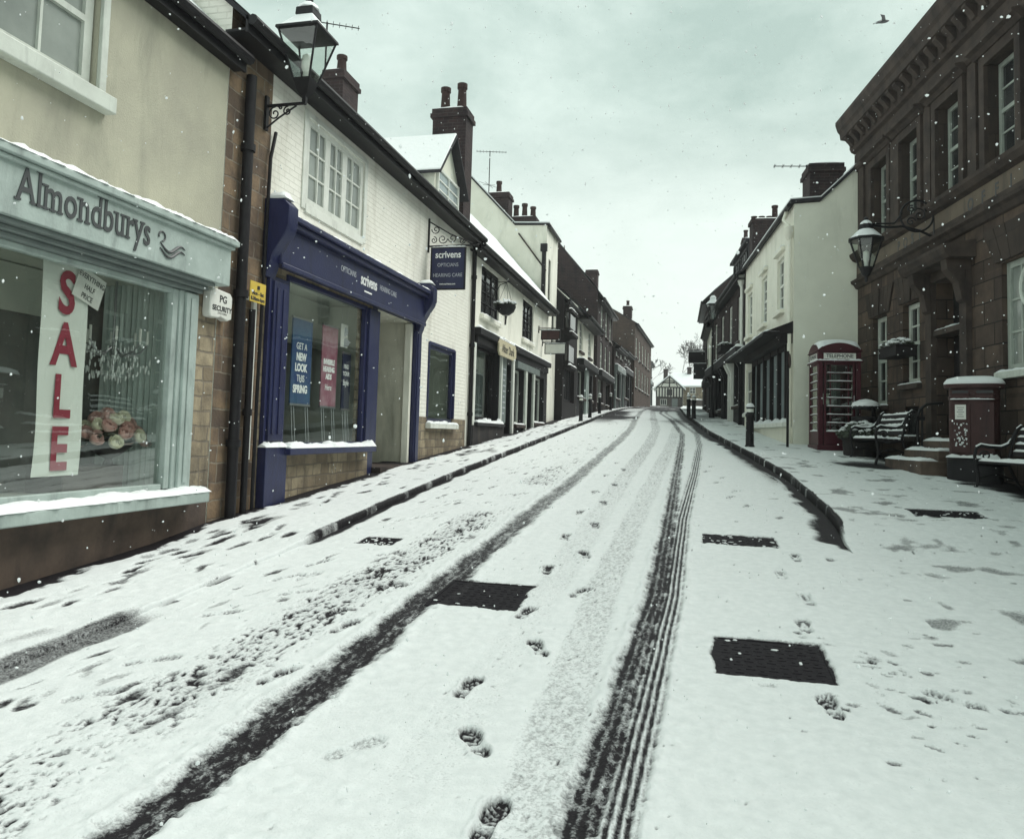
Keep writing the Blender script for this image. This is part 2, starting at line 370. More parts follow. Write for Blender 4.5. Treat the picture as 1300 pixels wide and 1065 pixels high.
def wall(b, fr, s0, s1, z0, z1, holes, dep=.16, o=0):
    """a wall face with real openings: outer skin plus reveals running in to -dep"""
    S = sorted({s0, s1} | {h[0] for h in holes} | {h[1] for h in holes}); S = [s for s in S if s0 <= s <= s1]
    Z = sorted({z0, z1} | {h[2] for h in holes} | {h[3] for h in holes}); Z = [z for z in Z if z0 <= z <= z1]
    for i in range(len(S) - 1):
        for j in range(len(Z) - 1):
            cs, cz = (S[i] + S[i + 1]) / 2, (Z[j] + Z[j + 1]) / 2
            if any(h[0] < cs < h[1] and h[2] < cz < h[3] for h in holes): continue
            b.poly([fr.pt(S[i], o, Z[j]), fr.pt(S[i + 1], o, Z[j]), fr.pt(S[i + 1], o, Z[j + 1]), fr.pt(S[i], o, Z[j + 1])])
    for h in holes:
        a, c, e, g = h[:4]; d = h[4] if len(h) > 4 else dep; P = fr.pt
        b.poly([P(a, o, e), P(a, o - d, e), P(a, o - d, g), P(a, o, g)]); b.poly([P(c, o, e), P(c, o - d, e), P(c, o - d, g), P(c, o, g)])
        b.poly([P(a, o, e), P(c, o, e), P(c, o - d, e), P(a, o - d, e)]); b.poly([P(a, o, g), P(c, o, g), P(c, o - d, g), P(a, o - d, g)])
    return b

def window(par, fr, s0, s1, z0, z1, o, cols=2, rows=3, wm='white_paint', gm='pane_dark', fw_=.06, bar=.025, meeting=False, sill=None, sillm='stone_trim', snow=True, name='window', split=None):
    """framed window set at depth o: frame + glazing bars, pane behind, optional sill with snow"""
    b = MB(); t = .05
    b.box(fr, s0, s0 + fw_, o, o + t, z0, z1).box(fr, s1 - fw_, s1, o, o + t, z0, z1)
    b.box(fr, s0 + fw_, s1 - fw_, o, o + t - .002, z0, z0 + fw_ * 1.2).box(fr, s0 + fw_, s1 - fw_, o, o + t - .002, z1 - fw_, z1)
    a, c, e, g = s0 + fw_, s1 - fw_, z0 + fw_ * 1.2, z1 - fw_
    for i in range(1, cols):
        q = a + (c - a) * i / cols; w = bar if not split or i % split else .15
        b.box(fr, q - w / 2, q + w / 2, o + .004, o + t - .008, e, g)
    for j in range(1, rows):
        q = e + (g - e) * j / rows; w = bar * (2.2 if meeting and j == rows // 2 else 1)
        b.box(fr, a, c, o + .006, o + t - .012 + (.012 if meeting and j == rows // 2 else 0), q - w / 2, q + w / 2)
    f = b.build(name, wm, par)
    if gm == 'shop_glass': MB().poly([fr.pt(a - .01, o + .01, e - .01), fr.pt(c + .01, o + .01, e - .01), fr.pt(c + .01, o + .01, g + .01), fr.pt(a - .01, o + .01, g + .01)]).build('pane', gm, f, smooth=False)
    else: MB().box(fr, a - .01, c + .01, o + .008, o + .014, e - .01, g + .01).build('pane', gm, f, smooth=False)
    if sill:
        MB().box(fr, s0 - .08, s1 + .08, o, sill, z0 - .11, z0 - .003).build('sill', sillm, f, bev=.008)
        if snow: MB().cap(fr, s0 - .06, s1 + .06, o + .05, sill - .01, z0 - .003, .035).build('sill_snow', 'snow', f)
    return f

def scroll(cx, cy, r, turns, a0, sgn=1, n=18):
    """flat spiral as (x,y) points"""
    return [(cx + r * (1 - .82 * i / n) * math.cos(a0 + sgn * turns * 2 * math.pi * i / n), cy + r * (1 - .82 * i / n) * math.sin(a0 + sgn * turns * 2 * math.pi * i / n)) for i in range(n + 1)]

def house(name, label, fr, s0, s1, ze, zr, ridge, depth, wm, holes, rm='slate', gm=None, ov=.28, snow=.05, cat='house', dep=.16, front_parts=None, s_over=0.0, gutter=True, wz0=None, hole_o=0):
    """walls, gables, pitched snowy roof and gutter of one building"""
    y0 = fr.pt(s0, 0, 0).y; zb = gz(y0) - .6 if wz0 is None else wz0
    c = fr.pt((s0 + s1) / 2, 0, 0); root = thing(name, label, cat, (c.x, c.y, gz(c.y)))
    s1 -= .006
    b = MB()
    if front_parts is None: wall(b, fr, s0, s1, zb, ze, holes, dep)
    else:
        for sa, sb, z0, z1, m_, hs in front_parts:
            q = MB(); wall(q, fr, sa, sb, z0, z1, hs, dep); q.build('wall', m_, root, smooth=False)
    if b.v: b.build('wall', wm, root, smooth=False)
    MB().poly([fr.pt(s0, -depth, zb), fr.pt(s1, -depth, zb), fr.pt(s1, -depth, ze), fr.pt(s0, -depth, ze)]).build('back_wall', wm, root, smooth=False)
    zback = zr - (zr - ze) * (depth - ridge) / max(ridge, .1) if depth > ridge else zr
    for s in (s0, s1):
        pr = [fr.pt(s, -.002, zb), fr.pt(s, -.002, ze), fr.pt(s, -ridge, zr), fr.pt(s, -depth, min(ze, zback)), fr.pt(s, -depth, zb)]
        MB().poly(pr).build('gable_wall', gm or wm, root, smooth=False)
    k = (zr - ze) / ridge; t = .07
    A, B = s0 - s_over, s1 + s_over
    rb = MB()
    rb.hexa([fr.pt(A, ov, ze - ov * k), fr.pt(B, ov, ze - ov * k), fr.pt(B, -ridge, zr), fr.pt(A, -ridge, zr),
             fr.pt(A, ov, ze - ov * k + t), fr.pt(B, ov, ze - ov * k + t), fr.pt(B, -ridge, zr + t), fr.pt(A, -ridge, zr + t)])
    zb2 = ze - .2
    rb.hexa([fr.pt(A, -ridge, zr), fr.pt(B, -ridge, zr), fr.pt(B, -depth - .2, zb2), fr.pt(A, -depth - .2, zb2),
             fr.pt(A, -ridge, zr + t), fr.pt(B, -ridge, zr + t), fr.pt(B, -depth - .2, zb2 + t), fr.pt(A, -depth - .2, zb2 + t)])
    roof = rb.build('roof', rm, root, smooth=False)
    if snow:
        q = MB(); n = max(2, int((B - A) / .35)); e0 = ov - .015
        rows = 5; k0 = len(q.v)
        for i in range(n + 1):
            s = A + .012 + (B - A - .024) * i / n
            for j in range(rows + 1):
                u = j / rows; o = e0 + (-ridge - e0) * u; z = ze + t - o * k + snow * (1 + random.uniform(-.3, .3)) * (.25 if j == 0 else 1)
                q.v.append(fr.pt(s, o, z))
            for j in range(rows + 1):
                u = j / rows; o = -ridge + (-depth - .2 + ridge) * u; q.v.append(fr.pt(s, o, zr + t + (zb2 - zr) * u + snow * (1 + random.uniform(-.3, .3))))
        m = 2 * rows + 2
        for i in range(n):
            for j in range(m - 1): q.f.append([i * m + j, i * m + j + 1, (i + 1) * m + j + 1, (i + 1) * m + j])
        q.build('snow', 'snow', roof)
    if gutter:
        zg = ze - ov * k + .01
        q = MB().tube([fr.pt(A, ov + .05, zg), fr.pt(B, ov + .05, zg)], .06, 8)
        q.box(fr, A, B, ov - .03, ov + .004, zg - .14, zg + .05)
        q.box(fr, A, B, .003, ov - .032, zg - .12, zg - .09)
        q.build('gutter', 'black_metal', root)
    return root

def downpipe(par, fr, pts, r=.05, mat='black_metal', clips=True):
    b = MB().tube(pts, r, 10)
    if clips:
        p0, p1 = Vector(pts[0]), Vector(pts[-1]); n = max(1, int((p0 - p1).length / 1.6))
        for i in range(n):
            c = p1.lerp(p0, (i + .5) / n); b.tube([c - Vector((0, 0, .04)), c + Vector((0, 0, .04))], r * 1.35, 10)
    return b.build('drainpipe', mat, par)

def chimney(par, fr, s0, s1, o0, o1, z0, z1, mat='brick_dark', pots=2, along='o', pot_h=.45, pm='terracotta'):
    b = MB().box(fr, s0, s1, o0, o1, z0, z1 - .22)
    b.box(fr, s0 - .05, s1 + .05, o0 - .05, o1 + .05, z1 - .22, z1 - .12).box(fr, s0 - .02, s1 + .02, o0 - .02, o1 + .02, z1 - .12, z1)
    c = b.build('chimney', mat, par, smooth=False)
    MB().cap(fr, s0, s1, o0, o1, z1, .05).build('chimney_snow', 'snow', c)
    for i in range(pots):
        u = (i + .5) / pots
        q = fr.pt((s0 + s1) / 2, o0 + (o1 - o0) * u, z1) if along == 'o' else fr.pt(s0 + (s1 - s0) * u, (o0 + o1) / 2, z1)
        h = pot_h * (1 + .15 * math.sin(i * 2.3))
        MB().lathe(q, [(.13, -.02), (.12, .05), (.10, h * .8), (.125, h * .84), (.125, h), (.08, h), (.07, h * .6)], 12).build('chimney_pot', pm, c)
    return c

def aerial(name, label, base, h, yaw, n=9, ln=1.0, double=False):
    base = Vector(base); t = thing(name, label, 'aerial', base, 'television aerials on the chimneys and roofs')
    MB().tube([base, base + Vector((0, 0, h))], .02, 6).build('mast', 'black_metal', t)
    d = Vector((math.cos(yaw), math.sin(yaw), 0)); e = Vector((-d.y, d.x, 0)); top = base + Vector((0, 0, h - .03))
    b = MB().tube([top - d * ln * .45, top + d * ln * .55], .012, 6)
    for i in range(n):
        q = top + d * ln * (-.43 + .96 * i / (n - 1)); w = .16 - .006 * i
        b.tube([q - e * w, q + e * w], .006, 5)
        b.tube([q - Vector((0, 0, .05)), q + Vector((0, 0, .05))], .006, 5)
    if double:
        q = base + Vector((0, 0, h * .45))
        for a in range(3):
            f = Vector((math.cos(a * 1.05 + .4), math.sin(a * 1.05 + .4), .25 * (a - 1))); b.tube([q - f * .42, q + f * .42], .008, 5)
    b.build('antenna', 'black_metal', t)
    return t

# ------------------------------------------------------------------ snow-covered ground
def vnoise(x, y, seed=0):
    ix = np.floor(x).astype(np.int64); iy = np.floor(y).astype(np.int64); fx = x - ix; fy = y - iy
    fx = fx * fx * (3 - 2 * fx); fy = fy * fy * (3 - 2 * fy)
    def h(a, b):
        v = (a * 374761393 + b * 668265263 + seed * 974634777) & 0xffffffff
        v = ((v ^ (v >> 13)) * 1274126177) & 0xffffffff
        return ((v ^ (v >> 16)) & 0xffffff) / float(0xffffff)
    return (h(ix, iy) * (1 - fx) + h(ix + 1, iy) * fx) * (1 - fy) + (h(ix, iy + 1) * (1 - fx) + h(ix + 1, iy + 1) * fx) * fy
def fbm(x, y, seed=0, o=4):
    t = 0; a = .5
    for i in range(o): t = t + a * vnoise(x, y, seed + i); x = x * 2.03 + 3.1; y = y * 2.03 + 1.7; a *= .5
    return t / (1 - .5 ** o)
def sst(a, b, x): t = np.clip((x - a) / (b - a), 0, 1); return t * t * (3 - 2 * t)

TRK = [  # (Y list, X list, half width, strength, kind)
    ([1, 3, 5.9, 9, 12.4, 20, 26, 35, 45, 60, 80], [-2.0, -1.95, -1.95, -1.90, -1.87, -1.93, -2.05, -2.5, -2.95, -3.1, -2.6], .125, .93, 'tread'),
    ([1, 3.4, 6.2, 9.4, 14, 20, 24, 32, 42, 60, 80], [-.44, -.385, -.27, -.26, -.28, -.29, -.33, -.85, -1.75, -2.2, -1.9], .085, .97, 'tread'),
    ([1, 3.4, 6.2, 9.4, 14, 20, 24, 32, 42, 60, 80], [-.32, -.245, -.145, -.11, .03, .16, .10, -.62, -1.45, -1.9, -1.6], .082, .86, 'ridge'),
    ([1, 3.4, 6.25, 12.9, 20, 28], [-.60, -.62, -.69, -.62, -.55, -.6], .15, .28, 'faint'),
    ([3, 4, 5, 7, 9, 12, 16], [-2.62, -2.6, -2.58, -2.5, -2.45, -2.4, -2.35], .24, .85, 'speck'),
    ([20, 26, 34, 45, 60], [-1.1, -1.2, -1.7, -2.3, -2.6], .16, .35, 'faint'),
]
PRINTS = [(-.72, 2.9, -.1, .98), (-.98, 2.45, .4, .98), (-0.95, 3.5, 0.55, 0.98), (-1.16, 4.1, -0.1, 0.95), (-0.92, 4.8, 0.45, 0.92), (-1.14, 5.48, -0.15, 0.89), (-0.84, 6.1, -0.35, 0.86), (-1.22, 6.72, 0.1, 0.83), (-0.98, 7.35, 0.3, 0.8), (-1.28, 8.05, 0, 0.77), (-1.06, 8.75, 0.2, 0.74), (-1.34, 9.5, 0, 0.71), (-1.14, 10.3, 0.2, 0.68), (-1.38, 11.2, 0, 0.65), (-1.18, 12.1, 0.2, 0.62), (-1.42, 13.1, 0, 0.6), (-1.22, 14.1, 0.2, 0.6), (-1.45, 15.2, 0, 0.6),
    (-2.22, 3.98, -.3, .98), (-1.86, 3.33, -.2, .98), (-2.24, 4.86, -.25, .98), (-2.44, 5.10, -.2, .95), (-2.33, 5.85, -.25, .98), (-2.58, 6.2, -.2, .95), (-2.36, 6.75, -.25, .9), (-2.6, 7.5, -.2, .9), (-2.28, 8.2, -.4, .75), (-2.45, 9.0, -.4, .7),
    (.71, 4.36, .1, .75), (.76, 5.7, 0, .55), (.86, 6.35, .1, .5), (.75, 7.05, 0, .45), (.95, 7.75, 0, .6), (.70, 10.6, -.3, .5), (.52, 11.3, -.3, .6), (.62, 11.9, -.3, .5), (.38, 12.8, -.3, .6), (.48, 13.4, -.3, .5), (.25, 14.3, -.3, .5), (.33, 15.1, -.3, .5),
    (-1.45, 3.3, -.6, .35), (1.35, 4.6, .9, .5), (-3.05, 4.0, -.9, .5), (-3.2, 4.9, -.8, .55), (-2.95, 5.5, -.8, .5), (-3.0, 3.5, -.8, .4), (-2.75, 6.9, -.7, .6)]
rg = np.random.RandomState(5)
for i in range(46):   # older scuffed prints along the left of the road
    y = 5.5 + 24 * rg.rand() ** 1.5; PRINTS.append((-3.55 + 1.3 * rg.rand(), y, -.4 + .5 * rg.randn() * .5, .35 + .4 * rg.rand()))
SCUFF = []            # worn steps along the left pavement
for i in range(190):
    y = 4.6 + 30 * rg.rand() ** 1.3; q = rg.rand() < .55
    SCUFF.append((-4.55 + .13 * rg.randn() if q else -4.95 + 1.05 * rg.rand(), y, .12 * rg.randn(), .35 + .55 * rg.rand(), .035 + .035 * rg.rand(), .07 + .16 * rg.rand()))
for i in range(120):   # small scattered marks left of the near tyre track
    y = 3.2 + 20 * rg.rand() ** 1.5; SCUFF.append((-3.5 + 1.35 * rg.rand(), y, -.1 + .15 * rg.randn(), .25 + .5 * rg.rand(), .02 + .03 * rg.rand(), .05 + .12 * rg.rand()))
for i in range(40):   # right pavement
    y = 4.2 + 12 * rg.rand(); SCUFF.append((1.0 + 2.6 * rg.rand(), y, rg.randn(), .25 + .4 * rg.rand(), .03 + .04 * rg.rand(), .05 + .07 * rg.rand()))
for i in range(70):   # trodden patch at the lower right
    SCUFF.append((1.3 + .4 * rg.randn(), 4.75 + .6 * rg.randn(), 1.3 + .4 * rg.randn(), .3 + .5 * rg.rand(), .012 + .022 * rg.rand(), .025 + .05 * rg.rand()))
COVERS = [(-1.57, 5.85, .35, .36), (.47, 5.0, .34, .34), (.47, 8.38, .37, .24), (-3.08, 7.37, .20, .17), (2.88, 9.98, .40, .27)]

def snow_cover(x, y, side):
    S = np.ones_like(x); H = np.zeros_like(x)
    wob = fbm(x * 3, y * 3, 11, 3) - .5
    for Y, X, hw, k, kind in TRK:
        if side != 0: break
        xc = np.interp(y, Y, X) + (.03 if hw > .1 else .012) * (fbm(y * 1.3, y * 0 + hw * 90, 121, 3) - .5); u = (x - xc) / (hw * ((.86 + .34 * fbm(y * 2.2, x * 0 + hw * 50, 123, 3)) if hw > .1 else 1.0)); fade = np.where((y < Y[-1]), 1, 0) * sst(-6, Y[0] + .0, y)
        e = np.abs(u) + .55 * (fbm(x * 26, y * 26, 3, 2) - .5) + .5 * (fbm(x * 5, y * 5, 125, 2) - .5)
        prof = 1 - sst(.5, 1.36, e)
        if kind == 'tread':
            tr = .80 + .62 * (vnoise(x * 60, y * 34 + x * 46, 21) - .35) + .35 * (vnoise(x * 34, y * 4, 5) - .5); prof = prof * np.clip(tr, 0, 1)
            prof = prof * (np.interp(y, [0, 4.5, 6.2, 9, 14, 30], [1, .97, .90, .76, .64, .52]) if hw > .1 else np.interp(y, [0, 8, 14, 30], [1, .97, .82, .7]) * np.clip(.92 + .22 * np.sin(u * 10), 0, 1))
        elif kind == 'ridge':
            prof = prof * np.clip(.72 + .50 * np.sin(u * 13.5 + 1.1) + .35 * (vnoise(x * 40, y * 22, 8) - .5), 0, 1)
            prof = prof * np.interp(y, [0, 8, 14, 30], [1, .95, .85, .7])
        elif kind == 'faint':
            prof = (1 - sst(.7, 1.1, np.abs(u))) * np.clip(.7 + 1.3 * (vnoise(x * 66, y * 44, 4) - .45), 0, 1.5)
        else:
            g = vnoise(x * 52, y * 34 + x * 20, 31); prof = (1 - sst(.4, 1.5, np.abs(u))) * (.22 + 1.7 * sst(.60, .86, g)) * sst(.25, .6, fbm(x * 1.2, y * .9, 33, 2)) * (1 - sst(11, 17, y))
        if kind in ('tread', 'ridge'): H += .012 * sst(.9, 1.25, e) * (1 - sst(1.35, 1.8, e)) * (.3 + 1.2 * vnoise(x * 30, y * 22, 127)) * fade
        S = S * (1 - np.clip(k * prof * fade, 0, 1))
    def local(cx, cy, r): return np.nonzero((np.abs(x - cx) < r) & (np.abs(y - cy) < r))
    for px, py, a, k in PRINTS:
        i = local(px, py, .25)
        if not len(i[0]): continue
        dx, dy = x[i] - px, y[i] - py; c, s = math.cos(a), math.sin(a); u = dx * c + dy * s; v = -dx * s + dy * c
        nz = .014 * (fbm(x[i] * 34, y[i] * 34, 44, 2) - .5); t = (v + .155) / .31
        w = np.interp(t, [0, .05, .18, .36, .5, .72, .9, 1], [.010, .032, .040, .031, .036, .053, .042, .012]); d = np.abs(u + .008 * np.sin(t * 3.1)) - w + nz
        p = (1 - sst(-.008, .007, d)) * sst(-.02, .02, t) * (1 - sst(.98, 1.02, t))
        cle = np.clip(.80 + .62 * np.sin(v * 185 + 2.2 * np.cos(u * 70)), .08, 1); cle = np.maximum(cle, sst(-.018, -.006, d)) * np.interp(t, [.28, .36, .46, .54], [1, .3, .3, 1])
        S[i] *= 1 - min(.98, k * 1.2) * p * cle; H[i] += .010 * k * sst(.002, .012, d) * (1 - sst(.018, .034, d)) * sst(-.1, .03, t) * (1 - sst(.97, 1.1, t)) - .010 * p
    for px, py, a, k, ra, rb in SCUFF:
        i = local(px, py, max(ra, rb) * 1.6)
        if not len(i[0]): continue
        dx, dy = x[i] - px, y[i] - py; c, s = math.cos(a), math.sin(a); u = dx * c + dy * s; v = -dx * s + dy * c
        p = 1 - sst(.45, 1.1, np.sqrt((u / ra) ** 2 + (v / rb) ** 2) + 1.3 * (fbm(x[i] * 22, y[i] * 15, 51, 3) - .5)); S[i] *= 1 - k * p
    for cx, cy, hx, hy in COVERS:
        d = np.maximum(np.abs(x - cx) - hx, np.abs(y - cy) - hy) + .05 * wob + .035 * (fbm(x * 24, y * 24, 131, 3) - .5)
        S *= np.where(d < .1, sst(-.035, .012, d), 1)
    # bare wet edge beside the right kerb, dark joint along the left one
    dr = kr(y) - x
    gap = fbm(x * .9, y * .35, 61, 3)
    if side == 0:
        w = np.interp(y, [8.0, 8.6, 10, 14, 24, 40], [0, .22, .20, .17, .26, .3])
        S *= 1 - .97 * (1 - sst(w * .55, w * 1.3 + .02, dr + .13 * wob * 2)) * sst(8.05, 8.5, y + wob * .8)
        S = np.maximum(S, .75 * (1 - sst(.012, .035, np.abs(dr - .19 - .03 * np.sin(y * 1.3)))) * sst(9.0, 10.5, y) * (1 - sst(16, 20, y)) * sst(.35, .5, gap))
        S *= 1 - .75 * (1 - sst(.06, .5, dr)) * sst(10, 14, y) * sst(.42, .62, gap)
        S *= 1 - .9 * (1 - sst(.03, .12, x - kl(y) + .1 * wob)) * sst(6.9, 7.3, y)
        S *= 1 - .85 * (1 - sst(.03, .06, np.abs(x - kl(y)) + .04 * wob)) * (1 - sst(6.9, 7.3, y)) * sst(4.8, 5.2, y) * sst(.52, .62, vnoise(x * 2, y * 3.2, 71))
        far = sst(26, 36, y) * sst(.40, .66, fbm(x * .55 + 4, y * .16, 81, 4)); S *= 1 - .92 * far
        S *= 1 - .5 * sst(34, 60, y)
    if side <= 0:
        S *= 1 - .62 * (1 - sst(.7, 1.1, np.abs(x + 3.72 - .02 * (y - 4)) / .15 + wob * .7)) * (1 - sst(4.5, 4.85, y + .3 * wob)) * sst(2.2, 3.4, y)
    if side < 0:
        S *= 1 - .95 * (1 - sst(.05, .16, x + 5.0 + .25 * wob + .06 * np.sin(y * 1.1) + .16 * (fbm(x * 20, y * 16, 103, 3) - .5)))
        S *= 1 - .45 * sst(.56, .72, fbm(x * 2.2, y * .8, 91, 4))
    if side > 0:
        wx = 3.83 - (y - 19.93) * .144
        S *= 1 - .96 * (1 - sst(.35, 1.0, wx - x + .7 * wob)) * sst(10.2, 11.5, y) * (1 - sst(19, 20, y))
        S *= 1 - .9 * (1 - sst(.25, .75, np.sqrt(((x - 3.15) / 1.0) ** 2 + ((y - 15.3) / 1.2) ** 2) + .4 * wob))
        S *= 1 - .5 * sst(.62, .75, fbm(x * 3, y * 3, 95, 4))
        S *= 1 - .55 * sst(24, 34, y) * sst(.4, .6, fbm(x * 1.2, y * .6, 97, 3))
    S *= 1 - .16 * fbm(x * 1.1, y * 1.1, 99, 4)
    near = 1 - sst(14, 22, y)
    S *= 1 - near * .75 * sst(.955, .985, vnoise(x * 27 + 3, y * 27, 101))
    cl = vnoise(x * 17, y * 17, 111); near = 1 - sst(16, 26, y)
    H += near * (.010 * sst(.72, .95, cl) * sst(.45, .7, fbm(x * 1.5, y * 1.5, 113, 3)) + .006 * (fbm(x * 24, y * 24, 115, 3) - .5)) * S
    return np.clip(S, 0, 1), H

def grid_mesh(name, X, Y, Z, S, label, cat):
    ny, nx = X.shape
    me = bpy.data.meshes.new(name); me.vertices.add(nx * ny)
    me.vertices.foreach_set('co', np.stack([X, Y, Z], -1).astype(np.float32).ravel())
    i = np.arange((ny - 1) * (nx - 1)); r, c = i // (nx - 1), i % (nx - 1); a = r * nx + c
    q = np.stack([a, a + 1, a + nx + 1, a + nx], -1).ravel().astype(np.int32)
    me.loops.add(len(q)); me.loops.foreach_set('vertex_index', q)
    me.polygons.add(len(i)); me.polygons.foreach_set('loop_start', (np.arange(len(i)) * 4).astype(np.int32))
    me.polygons.foreach_set('use_smooth', np.ones(len(i), dtype=bool))
    at = me.attributes.new('snow', 'FLOAT', 'POINT'); at.data.foreach_set('value', S.astype(np.float32).ravel())
    me.update(); me.validate()
    me.materials.append(M['snowy_ground'])
    o = bpy.data.objects.new(name, me); COL.objects.link(o)
    return tag(o, label, cat, kind='structure')
ys = [1.2]
while ys[-1] < 112: ys.append(ys[-1] + max(.011, .0052 * ys[-1]))
ys = np.array(ys); KYa, KZa = np.array(KY, float), np.array(KZ, float)
def smooth_gz(y): return (np.interp(y - 1.2, KYa, KZa) + np.interp(y, KYa, KZa) * 2 + np.interp(y + 1.2, KYa, KZa)) / 4
def band(side, x0, x1, n, lift):
    t = np.linspace(0, 1, n)[None, :]; Y = np.repeat(ys[:, None], n, 1); a, b = x0(ys)[:, None], x1(ys)[:, None]; X = a + (b - a) * t
    S, H = snow_cover(X, Y, side)
    Z = smooth_gz(Y) + lift(Y) + .022 * S + .026 * (fbm(X * 1.6, Y * 1.6, 7, 4) - .5) * S + .011 * (fbm(X * 9, Y * 9, 17, 3) - .5) * S + H
    return X, Y, Z, S
KW = .13
grid_mesh('road', *band(0, kl, kr, 500, lambda y: 0 * y), 'narrow snowy road uphill with tyre tracks', 'road')
grid_mesh('pavement', *band(-1, lambda y: kl(y) * 0 - 5.6, lambda y: kl(y) - KW, 120, dzl), 'trodden snowy pavement along the left shop fronts', 'pavement')
grid_mesh('pavement', *band(1, lambda y: kr(y) + KW, lambda y: kr(y) * 0 + 7.4, 330, dzr), 'snowy pavement widening on the right', 'pavement')
def kerb(side, k, dz, label):
    n = 16; Y = np.repeat(ys[:, None], n, 1); e = k(ys)[:, None]; sg = -1 if side < 0 else 1
    prof_x = np.array([0, .0, .002, .006, .014, .024] + list(np.linspace(.035, KW, n - 6))); prof_u = np.array([-.4, 0, .5, .85, .97, 1.0] + [1.0] * (n - 6))
    X = e + sg * prof_x[None, :]; S, H = snow_cover(X, Y, side)
    nz = vnoise(Y * 1.4, X * 0 + side, 15); step = dz(Y)
    bare = (prof_x < .022 + .03 * nz).astype(float) * sst(.05, .08, step)
    frost = .04 + .55 * sst(.52, .72, fbm(Y * 5.2, X * 0 + side * 3, 19, 4)) * (.4 + .6 * vnoise(Y * 40, prof_x[None, :] * 90 + 0 * Y, 23)); S = S * (1 - (1 - frost) * bare); joint = (np.abs((Y / .92) % 1 - .5) > .485) * (vnoise(np.floor(Y / .92), Y * 0, 5) > .8); S = np.maximum(S, joint * .8 * sst(.05, .08, step))
    Z = smooth_gz(Y) + step * prof_u[None, :] + (H + S * (.022 + .026 * (fbm(X * 1.6, Y * 1.6, 7, 4) - .5) + .011 * (fbm(X * 9, Y * 9, 17, 3) - .5))) * np.maximum(prof_u[None, :] > .3, 1 - sst(.035, .06, step))
    grid_mesh('kerb', X, Y, Z, S, label, 'kerb')
kerb(-1, kl, dzl, 'dark stone kerb along the left pavement'); kerb(1, kr, dzr, 'curved dark kerb along the right pavement')
# wide snowy land under and beyond the street
gy = np.array([-60, -30, -10, 0, 1.5, 5, 10, 20, 33, 50, 75, 112, 112.5, 130, 200, 400, 1500.]); gx = np.array([-900, -200, -60, -20, -8, -3, 0, 3, 8, 20, 60, 200, 900.])
GX, GY = np.meshgrid(gx, gy); lift = np.where(GY < 1.4, .02, np.where(GY > 112.2, .0, -.25))
grid_mesh('ground', GX, GY, np.interp(GY, KYa, KZa) + lift, np.ones_like(GX), 'wide snowy land the street climbs through', 'ground')

def gh(x, y):
    """height of the trodden surface at a point"""
    z = float(smooth_gz(np.array(y)))
    if x < kl(y): z += float(dzl(y))
    elif x > kr(y): z += float(dzr(y))
    return z
COVL = [('dark square iron cover beside the left tyre track', -1.57, 5.85), ('large dark cover nearest the camera right of the tracks', .47, 5.0), ('long dark cover further up right of the tracks', .47, 8.38),
        ('small half buried cover near the left kerb', -3.08, 7.37), ('snow streaked cover in the right pavement', 2.88, 9.98)]
for (lb, x, y), (_, _, hx, hy) in zip(COVL, COVERS):
    e = thing('manhole_cover', lb, 'manhole cover', (x, y, gh(x, y)), 'iron covers clear of snow')
    sl = (gz(y + .5) - gz(y - .5)); b = MB(); fr = Loc(x, y, gh(x, y) + .002)
    P = lambda a, c, z: fr.pt(a, c, z + sl * c)
    def slab(a0, a1, c0, c1, z0, z1): b.hexa([P(a0, c0, z0), P(a1, c0, z0), P(a1, c1, z0), P(a0, c1, z0), P(a0, c0, z1), P(a1, c0, z1), P(a1, c1, z1), P(a0, c1, z1)])
    f = .025
    slab(-hx, hx, -hy, -hy + f, -.02, .008); slab(-hx, hx, hy - f, hy, -.02, .008); slab(-hx, -hx + f, -hy + f, hy - f, -.02, .008); slab(hx - f, hx, -hy + f, hy - f, -.02, .008)
    b.build('frame', 'iron_cover', e)
    b = MB(); slab(-hx + f, hx - f, -hy + f, hy - f, -.02, .003)
    n = int(hx * 2 / .07); m = int(hy * 2 / .07)
    for i in range(n):
        for j in range(m):
            cx, cy = -hx + .05 + (2 * hx - .1) * (i + .5) / n, -hy + .05 + (2 * hy - .1) * (j + .5) / m
            if (i + j) % 2: slab(cx - .026, cx + .026, cy - .01, cy + .01, .003, .006)
            else: slab(cx - .01, cx + .01, cy - .026, cy + .026, .003, .006)
    b.build('plate', 'iron_cover', e)
    b = MB()
    for i in range(int(6 + 22 * (y > 7))):
        q = fr.pt(random.uniform(-hx, hx), random.uniform(-hy, hy), 0); 
        b.blob((q.x, q.y, q.z + sl * (q.y - y) + .004), random.uniform(.006, .03), random.uniform(.006, .02), .006, 6, 4)
    b.build('snow_specks', 'snow', e)['kind'] = 'stuff'

